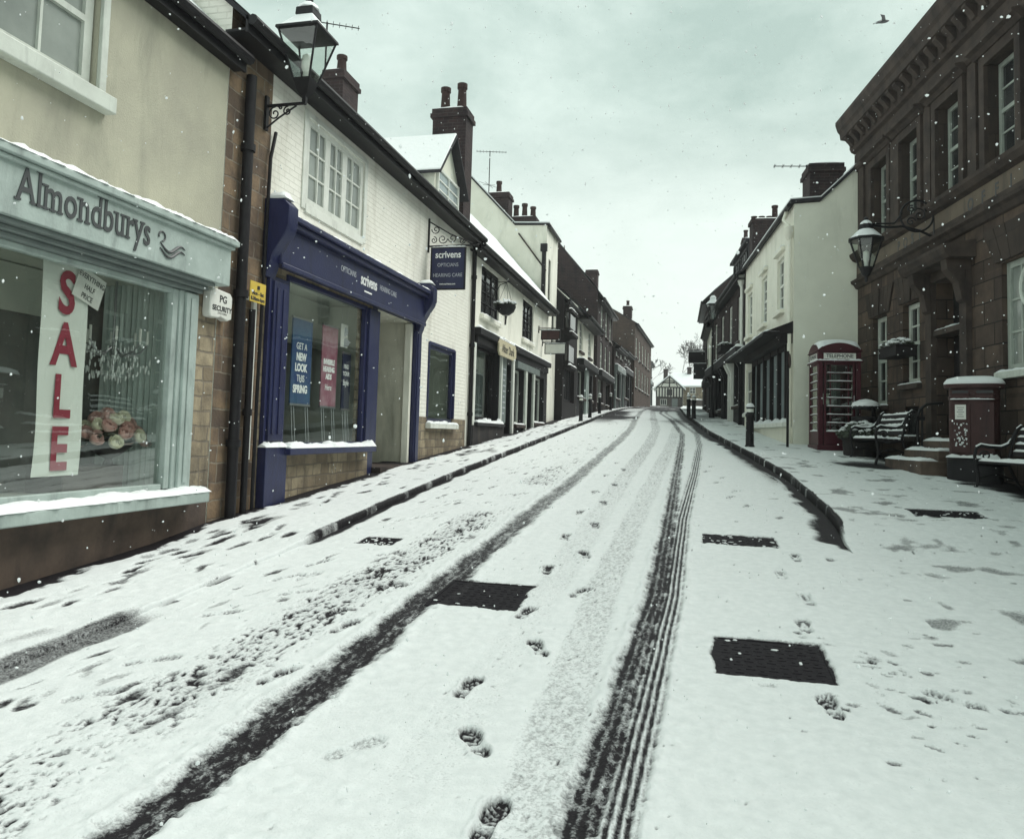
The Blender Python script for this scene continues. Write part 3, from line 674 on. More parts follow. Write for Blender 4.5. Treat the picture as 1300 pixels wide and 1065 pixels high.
# ------------------------------------------------------------------ left row, gift shop
FL = Fr(-5.1, 0)
h1 = house('gift_shop', 'cream rendered shop with pale mint front nearest the camera on the left', FL, .6, 7.42, 5.82, 9.7, 4.2, 8.4, 'render_cream', [], s_over=.10, ov=.15, cat='shop',
    front_parts=[(.6, 7.414, -.4, .90, 'plinth_stone', []), (.6, 7.414, .90, 3.05, 'rubble_pale', [(.9, 6.95, .90, 3.05, .1)]), (.6, 7.414, 3.05, 5.82, 'render_cream', [(4.0, 5.52, 4.44, 5.66, .14), (1.4, 2.92, 4.44, 5.66, .14)])])
for a in (4.0, 1.4):
    w = window(h1, FL, a + .02, a + 1.50, 4.44, 5.66, -.10, 3, 2, 'green_white', 'pane_net_sky', .09, .026, True)
    b = MB().box(FL, a - .08, a + .0, 0, .04, 4.44, 5.66).box(FL, a + 1.52, a + 1.60, 0, .04, 4.44, 5.66).box(FL, a - .08, a + 1.60, 0, .042, 5.66, 5.74); b.build('architrave', 'green_white', w, bev=.006)
    MB().box(FL, a - .14, a + 1.65, .003, .12, 4.29, 4.437).build('sill', 'green_white', w, bev=.01)
# shopfront joinery
b = MB()
b.box(FL, .7, 7.25, .003, .26, 3.07, 3.50)
b.build('fascia', 'mint_paint', h1, bev=.008)
fas = h1.children[-1]
b = MB().box(FL, .68, 7.30, .003, .33, 3.50, 3.56).box(FL, .69, 7.27, .003, .295, 3.46, 3.497); b.build('cornice', 'mint_paint', fas, bev=.01)
MB().cap(FL, .7, 7.28, .02, .335, 3.56, .05, jit=.3).build('snow', 'snow', fas)
b = MB().box(FL, .7, 7.06, .003, .22, 3.03, 3.067).box(FL, .72, 7.05, .003, .15, 2.99, 3.028).box(FL, .74, 7.03, .003, .10, 2.95, 2.988); b.build('moulding', 'mint_dark', fas, bev=.008)
b = MB().box(FL, 6.74, 7.04, .003, .05, .92, 2.945).box(FL, 6.80, 6.98, .05, .085, .95, 2.93).box(FL, 6.86, 6.92, .086, .10, 1.0, 2.88).box(FL, 6.66, 6.737, -.06, .03, .95, 2.945)
b.build('pilaster', 'mint_paint', h1, bev=.008)
b = MB().box(FL, .9, 6.64, -.07, .02, .93, 1.00).box(FL, .9, 6.66, -.07, .02, 2.90, 2.948).box(FL, .9, 1.0, -.07, .02, 1.0, 2.90)
sw = b.build('shop_window', 'mint_paint', h1, bev=.006)
MB().poly([FL.pt(a_, -.03, b_) for a_, b_ in ((.98, .98), (6.68, .98), (6.68, 2.92), (.98, 2.92))]).build('pane', 'display_glass', sw, smooth=False)
MB().box(FL, .75, 7.12, .003, .24, .80, .905).build('sill', 'mint_paint', sw, bev=.012)
MB().cap(FL, .76, 7.12, .0, .25, .905, .055, jit=.22).build('sill_snow', 'snow', sw)
b = MB().poly([FL.pt(.9, -.85, .9), FL.pt(6.95, -.85, .9), FL.pt(6.95, -.85, 3.05), FL.pt(.9, -.85, 3.05)]).poly([FL.pt(.9, -.1, .9), FL.pt(.9, -.85, .9), FL.pt(.9, -.85, 3.05), FL.pt(.9, -.1, 3.05)])
ih = b.build('shop_interior', 'interior_hazed', h1, smooth=False)
MB().poly([FL.pt(.9, -.1, 3.02), FL.pt(6.95, -.1, 3.02), FL.pt(6.95, -.84, 2.98), FL.pt(.9, -.84, 2.98)]).box(FL, 1.0, 6.4, -.80, -.77, 2.55, 2.97).build('ceiling', 'interior_wall', ih, smooth=False)
MB().box(FL, .91, 6.94, -.84, -.08, .86, .94).build('display_floor', 'interior_wall', ih)
b = MB(); k = len(b.v); n = 40      # pale pleated drape on the far side of the window
for i in range(n + 1):
    o = -.10 - .70 * i / n; q = 6.80 - .12 * i / n + .022 * math.sin(i * 1.9)
    b.v += [FL.pt(q, o, .94), FL.pt(q, o, 3.0)]
for i in range(n): b.f.append([k + 2 * i, k + 2 * i + 2, k + 2 * i + 3, k + 2 * i + 1])
b.build('drape', 'curtain', ih)
MB().box(FL, 4.78, 4.90, -.5, -.42, .94, 2.95).build('post', 'interior_wall', ih)
MB().box(FL, 5.75, 6.5, -.7, -.3, .945, 1.18).build('plinth', 'interior_floor', ih, bev=.01)
serif_name('Almondburys', .37, fas, 4.55, 5.98, .262, 3.20)
b = MB()
for (a0, dz) in ((0, 0), (.04, -.05)):
    pts = [(6.12 + .36 * t, 3.25 + dz + .045 * math.sin(t * 6.2 + 2.6)) for t in [i / 14 for i in range(15)]]
    b.tube([FL.pt(s, .266, z) for s, z in pts], [.004 + .012 * math.sin(math.pi * i / 14) for i in range(15)], 6)
b.tube([FL.pt(6.14 + .045 * math.cos(t * .5), .266, 3.33 + .045 * math.sin(t * .5)) for t in range(-3, 8)], .008, 6)
b.build('flourish', 'lettering_grey', fas)

t = thing('sale_banner', 'white paper banner with red SALE letters inside the mint shop window', 'banner', tuple(FL.pt(5.46, -.1, 1.13)))
b = MB(); n = 20
for i in range(n + 1):
    z = 1.13 + 1.85 * i / n
    for j in range(5): b.v.append(FL.pt(5.21 + .49 * j / 4 + .012 * math.sin(i * .25), -.10 + .008 * math.sin(j * 1.7 + i * .5), z))
for i in range(n):
    for j in range(4): b.f.append([i * 5 + j, i * 5 + j + 1, i * 5 + j + 6, i * 5 + j + 5])
b.build('sheet', 'paper', t)
for i, ch in enumerate('SALE'):
    text(ch, .50, 'letter', 'lettering_red', t, on(FL, 5.455 + (0, .008, .01, .012)[i], -.091, 2.66 - .44 * i), fat=.014, sx=.78, ext=.0008)
t = thing('price_card', 'small tilted white card reading EVERYTHING HALF PRICE at the banner top', 'card', tuple(FL.pt(5.68, -.08, 2.76)))
ca, sa_ = math.cos(R(-18)), math.sin(R(-18))
pl = lambda x, y, e: FL.pt(5.68 + x * ca - y * sa_, -.078 + e, 2.76 + x * sa_ + y * ca)
MB().hexa([pl(-.16, -.14, 0), pl(.16, -.14, 0), pl(.16, .14, 0), pl(-.16, .14, 0), pl(-.16, -.14, .004), pl(.16, -.14, .004), pl(.16, .14, .004), pl(-.16, .14, .004)]).build('sheet', 'white_plastic', t)
for i, q in enumerate(('EVERYTHING', 'HALF', 'PRICE')):
    text(q, .07, 'lettering', 'lettering_grey', t, (lambda dy: lambda x, y, e: pl(x, y + dy, e + .005))(.075 - .085 * i), sx=.75, ext=.001)

t = thing('chandelier', 'crystal chandelier hanging in the mint shop window', 'chandelier', tuple(FL.pt(6.4, -.42, 2.2)))
b = MB().tube([FL.pt(6.4, -.42, 2.97), FL.pt(6.4, -.42, 2.25)], .012, 6)
cr = MB(); cd = MB(); rr = random.Random(3)
for i in range(8):
    a = i * math.pi / 4; c, s_ = math.cos(a), math.sin(a)
    P = lambda r, z: FL.pt(6.4 + r * c, -.42 + r * s_, z)
    b.tube([P(.02, 2.32), P(.12, 2.24), P(.24, 2.28), P(.30, 2.36)], .010, 6)
    cd.tube([P(.30, 2.37), P(.30, 2.50)], .012, 6)
    for j in range(22):
        r = rr.uniform(.03, .34); cr.blob(P(r, rr.uniform(2.0, 2.36)), .010, .010, rr.uniform(.015, .04), 5, 4)
b.build('frame', 'grey_metal', t); cr.build('crystals', 'crystal', t); cd.build('candles', 'white_paint', t)

t = thing('rose_bouquet', 'bowl of pale pink artificial roses behind the mint shop window', 'flowers', tuple(FL.pt(6.38, -.38, 1.16)))
MB().lathe(FL.pt(6.38, -.38, 1.16), [(.06, 0), (.05, .03), (.03, .08), (.10, .12), (.20, .20), (.22, .21), (.18, .19)], 16).build('bowl', 'interior_dark', t)
lf = MB()
for i in range(26):
    a = rr.uniform(0, 6.28); r = .30 * rr.random() ** .5; lf.blob(FL.pt(6.38 + 1.1 * r * math.cos(a), -.38 + .8 * r * math.sin(a), 1.46 + rr.uniform(-.07, .08)), .07, .05, .025, 6, 4)
lf.build('leaves', 'leaf_dark', t)
for i in range(30):
    a = i * 2.4; r = .37 * ((i + .5) / 30) ** .5; c = FL.pt(6.38 + 1.12 * r * math.cos(a), -.38 + .62 * r * math.sin(a), 1.66 - 1.9 * r * r + rr.uniform(-.025, .025)); b = MB()
    ax = Matrix.Rotation(rr.uniform(.1, .7), 3, 'X') @ Matrix.Rotation(rr.uniform(.5, 1.3), 3, 'Y')
    for lay, (n, rad, top) in enumerate(((5, .060, .35), (5, .046, .65), (4, .032, .9), (3, .018, 1.1))):
        for p_ in range(n):
            k0 = len(b.v); a0 = 6.283 * p_ / n + lay * .7; half = 3.7 / n; wv = rr.uniform(.9, 1.1)
            for u in range(5):
                for v_ in range(5):
                    az = a0 + half * (u - 2) / 2; el = -1.1 + (top + 1.1) * v_ / 4; edge = 1 - .18 * abs(u - 2) / 2 * (v_ / 4)
                    r_ = rad * wv * (1 + .22 * max(0, v_ - 2) / 2 * (lay < 2)); q_ = Vector((r_ * math.cos(el) * math.cos(az), r_ * math.cos(el) * math.sin(az), r_ * .95 * math.sin(el) * edge))
                    b.v.append(c + ax @ q_)
            for u in range(4):
                for v_ in range(4): m_ = k0 + u * 5 + v_; b.f.append([m_, m_ + 1, m_ + 6, m_ + 5])
    b.build('rose', 'petal_white' if i % 3 == 0 else 'petal_pink', t)

downpipe(h1, FL, [FL.pt(7.74, .08, 5.62), FL.pt(7.74, .08, .55)], .062)

# ------------------------------------------------------------------ optician
SWN = (8.85, 11.35, 1.33, 3.55); REC = (11.80, 13.46, -.2, 3.58, 1.02)
h2 = house('optician_shop', 'white painted brick shop with a navy blue front and wide window', FL, 7.43, 17.0, 6.28, 9.72, 4.0, 8.0, 'white_brick', [], s_over=.12, cat='shop',
    front_parts=[(7.43, 8.33, -.2, 6.28, 'rubble', []), (8.33, 16.994, 4.2, 6.28, 'white_brick', [(9.22, 11.06, 4.58, 5.76, .1)]),
                 (8.33, 11.6, -.1, 4.2, 'rubble_pale', [SWN]), (11.6, 13.75, -.1, 4.2, 'navy_paint', [(REC[0], REC[1], -.1, 3.58, .02)]),
                 (13.75, 16.994, 1.86, 4.2, 'white_brick', [(14.37, 16.04, 1.86, 3.32, .12)]), (13.75, 16.994, .2, 1.86, 'rubble_pale', [(14.37, 16.04, 1.74, 1.86, .12)])])
window(h2, FL, 9.24, 11.04, 4.58, 5.76, -.06, 6, 3, 'white_paint', 'pane_net_sky', .08, .022, False, name='casement_window', split=2)
b = MB().box(FL, 9.12, 9.22, .003, .022, 4.50, 5.84).box(FL, 11.06, 11.16, .003, .022, 4.50, 5.84).box(FL, 9.22, 11.06, .003, .021, 5.76, 5.84).box(FL, 9.22, 11.06, .003, .03, 4.46, 4.58); b.build('architrave', 'white_paint', h2.children[-1], bev=.005)
fas = MB().box(FL, 8.42, 13.62, .003, .17, 3.58, 4.06).build('fascia', 'navy_paint', h2, bev=.008)
MB().box(FL, 8.30, 13.80, .003, .30, 4.13, 4.20).box(FL, 8.34, 13.76, .003, .25, 4.062, 4.128).box(FL, 8.42, 13.62, .17, .20, 3.535, 3.60).build('cornice', 'navy_paint', fas, bev=.012)
MB().cap(FL, 8.32, 13.78, .06, .29, 4.20, .028, jit=.8).build('snow', 'snow', fas)
for a, c in ((8.26, 8.48), (13.56, 13.78)):     # scrolled consoles at both ends
    pr = [(.003, 3.40), (.06, 3.40), (.10, 3.50), (.14, 3.66), (.22, 3.80), (.30, 3.92), (.34, 4.02), (.34, 4.26), (.26, 4.34), (.003, 4.36)]
    MB().prism([FL.pt(a, o, z) for o, z in pr], FL.d * (c - a)).build('console', 'navy_paint', fas, bev=.01)
    MB().cap(FL, a + .01, c - .01, .0, .30, 4.35, .09, step=.04).build('console_snow', 'snow', fas)
b = MB().box(FL, 8.38, 8.84, .003, .06, 1.36, 3.44).box(FL, 8.44, 8.78, .06, .09, 1.42, 3.38).box(FL, 8.50, 8.56, .09, .105, 1.5, 3.3).box(FL, 8.64, 8.70, .09, .105, 1.5, 3.3); b.build('pilaster', 'navy_paint', h2, bev=.006)
b = MB().box(FL, 8.36, 8.86, .003, .12, .3, 1.34); b.build('pilaster', 'navy_paint', h2, bev=.008)
MB().cap(FL, 8.36, 8.86, .0, .13, 1.34, .05, step=.04).build('snow', 'snow', h2.children[-1])
MB().box(FL, 11.37, 11.78, .003, .06, 1.3, 3.52).build('pilaster', 'navy_paint', h2, bev=.008)
MB().box(FL, 13.48, 13.72, .003, .08, .8, 3.44).box(FL, 13.52, 13.68, .08, .10, .9, 3.4).build('pilaster', 'navy_paint', h2, bev=.008)
b = MB().box(FL, 8.86, 8.92, -.06, .02, 1.33, 3.54).box(FL, 11.29, 11.36, -.06, .02, 1.33, 3.54).box(FL, 8.92, 11.29, -.06, .02, 1.33, 1.39).box(FL, 8.92, 11.29, -.06, .02, 3.48, 3.54)
sw = b.build('shop_window', 'navy_paint', h2, bev=.006)
MB().poly([FL.pt(a_, -.03, b_) for a_, b_ in ((8.9, 1.37), (11.3, 1.37), (11.3, 3.5), (8.9, 3.5))]).build('pane', 'shop_glass', sw, smooth=False)
MB().box(FL, 8.80, 11.50, .003, .20, 1.24, 1.325).build('sill', 'navy_paint', sw, bev=.01)
MB().cap(FL, 8.82, 11.48, .0, .20, 1.325, .06).build('sill_snow', 'snow', sw)
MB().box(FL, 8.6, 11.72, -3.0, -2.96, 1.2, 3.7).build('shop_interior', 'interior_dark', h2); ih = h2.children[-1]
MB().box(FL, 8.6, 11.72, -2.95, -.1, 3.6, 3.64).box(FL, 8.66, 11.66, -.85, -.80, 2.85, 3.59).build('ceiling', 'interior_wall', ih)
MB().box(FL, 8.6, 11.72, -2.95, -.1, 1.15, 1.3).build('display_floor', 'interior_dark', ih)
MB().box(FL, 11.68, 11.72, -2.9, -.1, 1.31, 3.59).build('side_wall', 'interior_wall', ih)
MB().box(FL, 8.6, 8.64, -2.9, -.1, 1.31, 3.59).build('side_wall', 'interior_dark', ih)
# recessed doorway
b = MB(); P = FL.pt; a, c, e, g, d = REC
b.poly([P(c - .003, -.02, e), P(c - .003, -d, e), P(c - .003, -d, g), P(c - .003, -.02, g)]).poly([P(a, -.02, g - .003), P(c, -.02, g - .003), P(c, -d, g - .003), P(a, -d, g - .003)]).poly([P(a + .003, -.02, e), P(a + .003, -d, e), P(a + .003, -d, g), P(a + .003, -.02, g)])
b.build('porch', 'recess_render', h2, smooth=False)
b = MB().box(FL, a, c, -d - .05, -d, .4, 1.15).box(FL, a, a + .12, -d - .05, -d, 1.15, 3.58).box(FL, c - .12, c, -d - .05, -d, 1.15, 3.58).box(FL, a + .12, c - .12, -d - .05, -d, 3.1, 3.58)
dr = b.build('door', 'navy_paint', h2, bev=.006); MB().box(FL, a + .11, c - .11, -d - .03, -d - .02, 1.1, 3.12).build('pane', 'pane_dark', dr); MB().tube([P(a + .2, -d + .04, 1.7), P(a + .2, -d + .04, 2.3)], .015, 8).build('handle', 'grey_metal', dr)
MB().box(FL, a - .02, c + .06, -d, .16, .5, gh(-5.0, 12.6) + .035).build('step', 'stone_trim', h2, bev=.01)
MB().box(FL, c - .10, c - .004, -.12, .001, .9, 3.55).build('door_trim', 'cream_wall', h2, bev=.006)
# second small window
b = MB(); w = window(h2, FL, 14.39, 16.02, 1.76, 3.30, -.07, 1, 1, 'navy_paint', 'shop_glass', .07, .03)
MB().box(FL, 14.29, 16.14, .003, .12, 1.64, 1.735).build('sill', 'white_paint', w, bev=.008); MB().cap(FL, 14.30, 16.13, .0, .12, 1.735, .045).build('sill_snow', 'snow', w)
MB().box(FL, 14.33, 14.385, -.12, .025, 1.86, 3.34).box(FL, 16.025, 16.08, -.12, .025, 1.86, 3.34).box(FL, 14.385, 16.025, -.12, .024, 3.30, 3.36).build('architrave', 'navy_paint', w, bev=.005)
MB().box(FL, 14.0, 16.4, -1.2, -1.16, 1.5, 3.5).box(FL, 16.36, 16.4, -1.15, -.13, 1.5, 3.5).box(FL, 14.0, 16.4, -1.15, -.13, 3.42, 3.5).box(FL, 14.0, 16.4, -1.15, -.13, 1.5, 1.66).build('display_box', 'interior_wall', w)
text('scrivens', .25, 'lettering', 'lettering_white', fas, on(FL, 11.02, .172, 3.86), fat=.004, sx=.80, space=.95, ext=.003)
text('OPTICIANS', .12, 'lettering', 'lettering_dim', fas, on(FL, 10.29, .172, 3.875), sx=.85, ext=.002)
text('HEARING CARE', .12, 'lettering', 'lettering_dim', fas, on(FL, 11.80, .172, 3.86), sx=.85, ext=.002)
MB().box(FL, 10.86, 11.14, .171, .174, 3.685, 3.71).build('lettering', 'lettering_white', fas)

def poster(label, s0, s1, z0, z1, o, mat, lines, top=None):
    t = thing('poster', label, 'poster', tuple(FL.pt((s0 + s1) / 2, o, z0)), 'posters in the optician window')
    MB().box(FL, s0, s1, o - .02, o, z0, z1).build('sheet', mat, t)
    MB().box(FL, s0 - .01, s1 + .01, o - .025, o + .008, z1, z1 + .03).box(FL, s0 - .01, s1 + .01, o - .025, o + .008, z0 - .03, z0).build('rail', 'grey_metal', t)
    for i, (q, sz, z, f) in enumerate(lines): text(q, sz, 'lettering', 'lettering_white', t, on(FL, (s0 + s1) / 2 - .02, o + .001, z), fat=f, sx=.8, ext=.002)
    if z0 < 2.2:
        b = MB()
        for s in (s0 + .05, s0 + .12, s1 - .12, s1 - .05): b.tube([FL.pt(s, o - .01, z0 - .02), FL.pt(s - .04, o + .06, 1.31)], .008, 6)
        b.build('stand', 'grey_metal', t)
    return t
poster('blue poster on a stand reading GET A NEW LOOK THIS SPRING', 9.58, 10.14, 1.92, 3.10, -.28, 'poster_blue',
       [('GET A', .135, 2.72, 0), ('NEW', .15, 2.57, .006), ('LOOK', .15, 2.42, .006), ('THIS', .135, 2.27, 0), ('SPRING', .15, 2.12, .006)])
poster('pink poster on a stand reading INVISIBLE HEARING AIDS', 10.46, 10.96, 1.92, 3.12, -.28, 'poster_pink', [('INVISIBLE', .11, 2.58, .005), ('HEARING', .11, 2.47, .005), ('AIDS', .11, 2.36, .005), ('Here', .13, 2.20, 0)])
poster('dark poster reading FIND YOUR Style at the window end', 11.0, 11.28, 1.9, 2.75, -.2, 'poster_dark', [('FIND', .10, 2.55, 0), ('YOUR', .10, 2.44, 0), ('Style', .13, 2.30, 0)])
for (lb, s0, s1, z0, z1) in (('small white hanging card with a portrait nearest the window left edge', 9.02, 9.34, 2.90, 3.26), ('narrow white hanging card beside the pink poster', 11.0, 11.24, 2.86, 3.22)):
    t = thing('picture_card', lb, 'card', tuple(FL.pt((s0 + s1) / 2, -.25, z0))); MB().box(FL, s0, s1, -.26, -.25, z0, z1).build('sheet', 'white_plastic', t)
    b = MB().blob(FL.pt((s0 + s1) / 2, -.25, z1 - .12), .06, .004, .07, 10, 6, 0).blob(FL.pt((s0 + s1) / 2, -.25, z0 + .07), .09, .004, .07, 10, 6, 0); b.build('portrait', 'lettering_dim', t)
    MB().tube([FL.pt(s0 + .03, -.255, z1), FL.pt(s0 + .03, -.255, 3.6)], .003, 4).tube([FL.pt(s1 - .03, -.255, z1), FL.pt(s1 - .03, -.255, 3.6)], .003, 4).build('wire', 'grey_metal', t)

# pipes on the stone strip between the two shops
downpipe(h2, FL, [FL.pt(8.02, .06, 2.95), FL.pt(8.02, .06, .55)], .04)
MB().tube([FL.pt(8.36, .05, 5.2), FL.pt(8.27, .05, 4.85), FL.pt(8.25, .05, 4.0), FL.pt(8.22, .05, 1.9), FL.pt(8.22, .05, .6)], .022, 8).build('cable', 'black_metal', h2)
MB().box(FL, 8.08, 8.15, .003, .035, 1.2, 3.2).box(FL, 7.80, 8.10, .004, .03, 3.06, 3.10).build('trunking', 'white_plastic', h2)
t = thing('alarm_box', 'white alarm box with SECURITY lettering beside the mint fascia end', 'alarm box', tuple(FL.pt(7.33, .1, 2.70)))
AZ = -.14
MB().prism([FL.pt(s + .02, .003, z + AZ) for s, z in ((7.13, 2.93), (7.15, 2.88), (7.28, 2.88), (7.33, 2.90), (7.46, 2.87), (7.53, 2.90), (7.53, 3.14), (7.49, 3.18), (7.18, 3.20), (7.14, 3.16))], FL.n * .10).build('case', 'white_plastic', t, bev=.012)
text('PG', .11, 'lettering', 'ink', t, on(FL, 7.38, .104, 3.09 + AZ), fat=.002, ext=.001); text('SECURITY', .078, 'lettering', 'ink', t, on(FL, 7.365, .104, 2.985 + AZ), fat=.002, ext=.001); text('SYSTEMS', .03, 'lettering', 'ink', t, on(FL, 7.37, .104, 2.935 + AZ), space=1.5, ext=.001)
t = thing('parking_sign', 'small yellow no waiting sign on the stone strip by the pipes', 'sign', tuple(FL.pt(8.04, .1, 3.02)))
MB().box(FL, 7.87, 8.20, .105, .113, 3.03, 3.27).build('plate', 'yellow_sign', t)
text('Mon - Sat', .062, 'lettering', 'ink', t, on(FL, 8.035, .114, 3.135), fat=.002, ext=.001); text('8.30am-6pm', .058, 'lettering', 'ink', t, on(FL, 8.035, .114, 3.07), fat=.002, ext=.001); MB().lathe(FL.pt(8.035, .114, 3.205), [(.02, -.02), (.02, .02)], 8).build('symbol', 'ink', t)

# dormer and chimneys of the optician
def dormer(par, fr, s0, s1, o, zb, ze, za, back, wm='cream_gable', wf='white_paint', gm='pane_blue_reflect', sl=.18):
    sm = (s0 + s1) / 2
    d = MB().poly([fr.pt(s0, o, zb), fr.pt(s1, o, zb), fr.pt(s1, o, ze), fr.pt(sm, o, za), fr.pt(s0, o, ze)])
    for s in (s0, s1): d.poly([fr.pt(s, o, zb), fr.pt(s, o, ze), fr.pt(s, back, ze), fr.pt(s, back, zb)])
    dm = d.build('dormer', wm, par, smooth=False)
    k = (za - ze) / (sm - s0); r = MB(); q = MB()
    for sg in (-1, 1):
        e = sm + sg * (sm - s0 + sl); z_ = ze - sl * k
        for bld, dz, t, ins in ((r, .0, .06, 0), (q, .062, .05, .02)):
            bld.hexa([fr.pt(sm, o + .2 - ins, za + dz), fr.pt(e - sg * ins, o + .2 - ins, z_ + dz), fr.pt(e - sg * ins, back - .4, z_ + dz), fr.pt(sm, back - .4, za + dz),
                      fr.pt(sm, o + .2 - ins, za + dz + t), fr.pt(e - sg * ins, o + .2 - ins, z_ + dz + t), fr.pt(e - sg * ins, back - .4, z_ + dz + t), fr.pt(sm, back - .4, za + dz + t)])
    r.build('dormer_roof', 'slate', dm, smooth=False); q.build('dormer_snow', 'snow', dm, bev=.02)
    window(par, fr, s0 + .12, s1 - .12, zb + .1, ze + .05, o + .004, 2, 3, wf, gm, .05, .025, name='dormer_window')
    return dm
dormer(h2, FL, 15.05, 16.75, -.25, 6.35, 7.12, 8.05, -2.3)
chimney(h2, FL, 17.04, 17.62, -1.05, -.22, 6.3, 9.25, 'brick_dark', 2, pot_h=.62)
chimney(h2, FL, 15.6, 16.4, -3.2, -2.7, 8.2, 9.7, 'brick_dark', 1, pot_h=.5)
aerial('tv_aerial', 'long aerial above the small single pot chimney of the white shop', FL.pt(15.3, -3.0, 9.6), 1.05, .5, 10, 1.3)

# ------------------------------------------------------------------ lanterns and hanging signs
def iron(par, place, name='bracket'):
    """wrought bracket in the plane place(x out, y up): wall plate, arm, scrolls"""
    pass
def hang_sign(name, label, fr, s, o0, length, ztop, zbot, w, board_mat, lines, plate=(.55, .05), group=None, rail=True):
    zb = zbot; t = thing(name, label, 'hanging sign', tuple(fr.pt(s, .0, ztop)), group)
    P = lambda x, y, e=0: fr.pt(s + e, x, y)
    arm = ztop + .05
    b = MB().box(fr, s - .02, s + .02, .003, .03, arm - .12, arm + plate[0]).tube([P(.02, arm), P(length + .08, arm)], .018, 8).tube([P(.02, arm + plate[0] - .06), P(length * .5, arm + plate[0] * .42), P(length, arm + .03)], .012, 8)
    b.blob(P(length + .1, arm), .025, .025, .025, 8, 6, 0)
    if plate[0] > .2:
        for cx, cy, r, a0, sg in ((.16, arm + .33, .09, 3.1, 1), (.30, arm + .14, .10, 0, -1), (.50, arm + .15, .09, 3.3, 1), (.70, arm + .09, .06, 0, -1), (.12, arm + .12, .07, 1.6, -1)):
            if cx < length: b.tube([P(x, y) for x, y in scroll(cx, cy, r, 1.35, a0, sg)], .009, 6)
    b.build('bracket', 'black_metal', t)
    b = MB(); x0 = o0; x1 = o0 + w
    for x in (x0 + .06, x1 - .06): b.tube([P(x, arm), P(x, ztop)], .007, 6)
    b.build('hanger', 'black_metal', t)
    bd = MB().box(fr, s - .02, s + .02, x0, x1, zb, ztop).build('board', board_mat, t, bev=.005)
    if rail: MB().box(fr, s - .026, s + .026, x0 - .025, x0, zb - .02, ztop + .02).box(fr, s - .026, s + .026, x1, x1 + .025, zb - .02, ztop + .02).box(fr, s - .026, s + .026, x0, x1, zb - .022, zb).box(fr, s - .026, s + .026, x0, x1, ztop, ztop + .02).build('frame', 'black_metal', t)
    MB().cap(Loc(*fr.pt(s, 0, 0)[:2], 0, math.atan2(fr.n.y, fr.n.x)), x0 - .02, x1 + .02, -.025, .025, ztop + .02, .03, step=.03).build('snow', 'snow', t)
    for q, sz, z, fat, m in lines:
        text(q, sz, 'lettering', m, bd, (lambda zz: lambda x, y, e: fr.pt(s - .021 - e, (x0 + x1) / 2 + fr.sg * x, zz + y))(z), fat=fat, sx=.85, ext=.001)
    return t
hang_sign('hanging_sign', 'navy hanging sign with white optician lettering under an iron scroll bracket', FL, 14.1, .10, .92, 5.13, 4.34, .66, 'navy_paint',
          [('scrivens', .19, 5.0, .003, 'lettering_white'), ('OPTICIANS', .10, 4.80, 0, 'lettering_dim'), ('HEARING CARE', .10, 4.60, 0, 'lettering_dim'), ('www.scrivens.com', .05, 4.43, .001, 'lettering_white')])

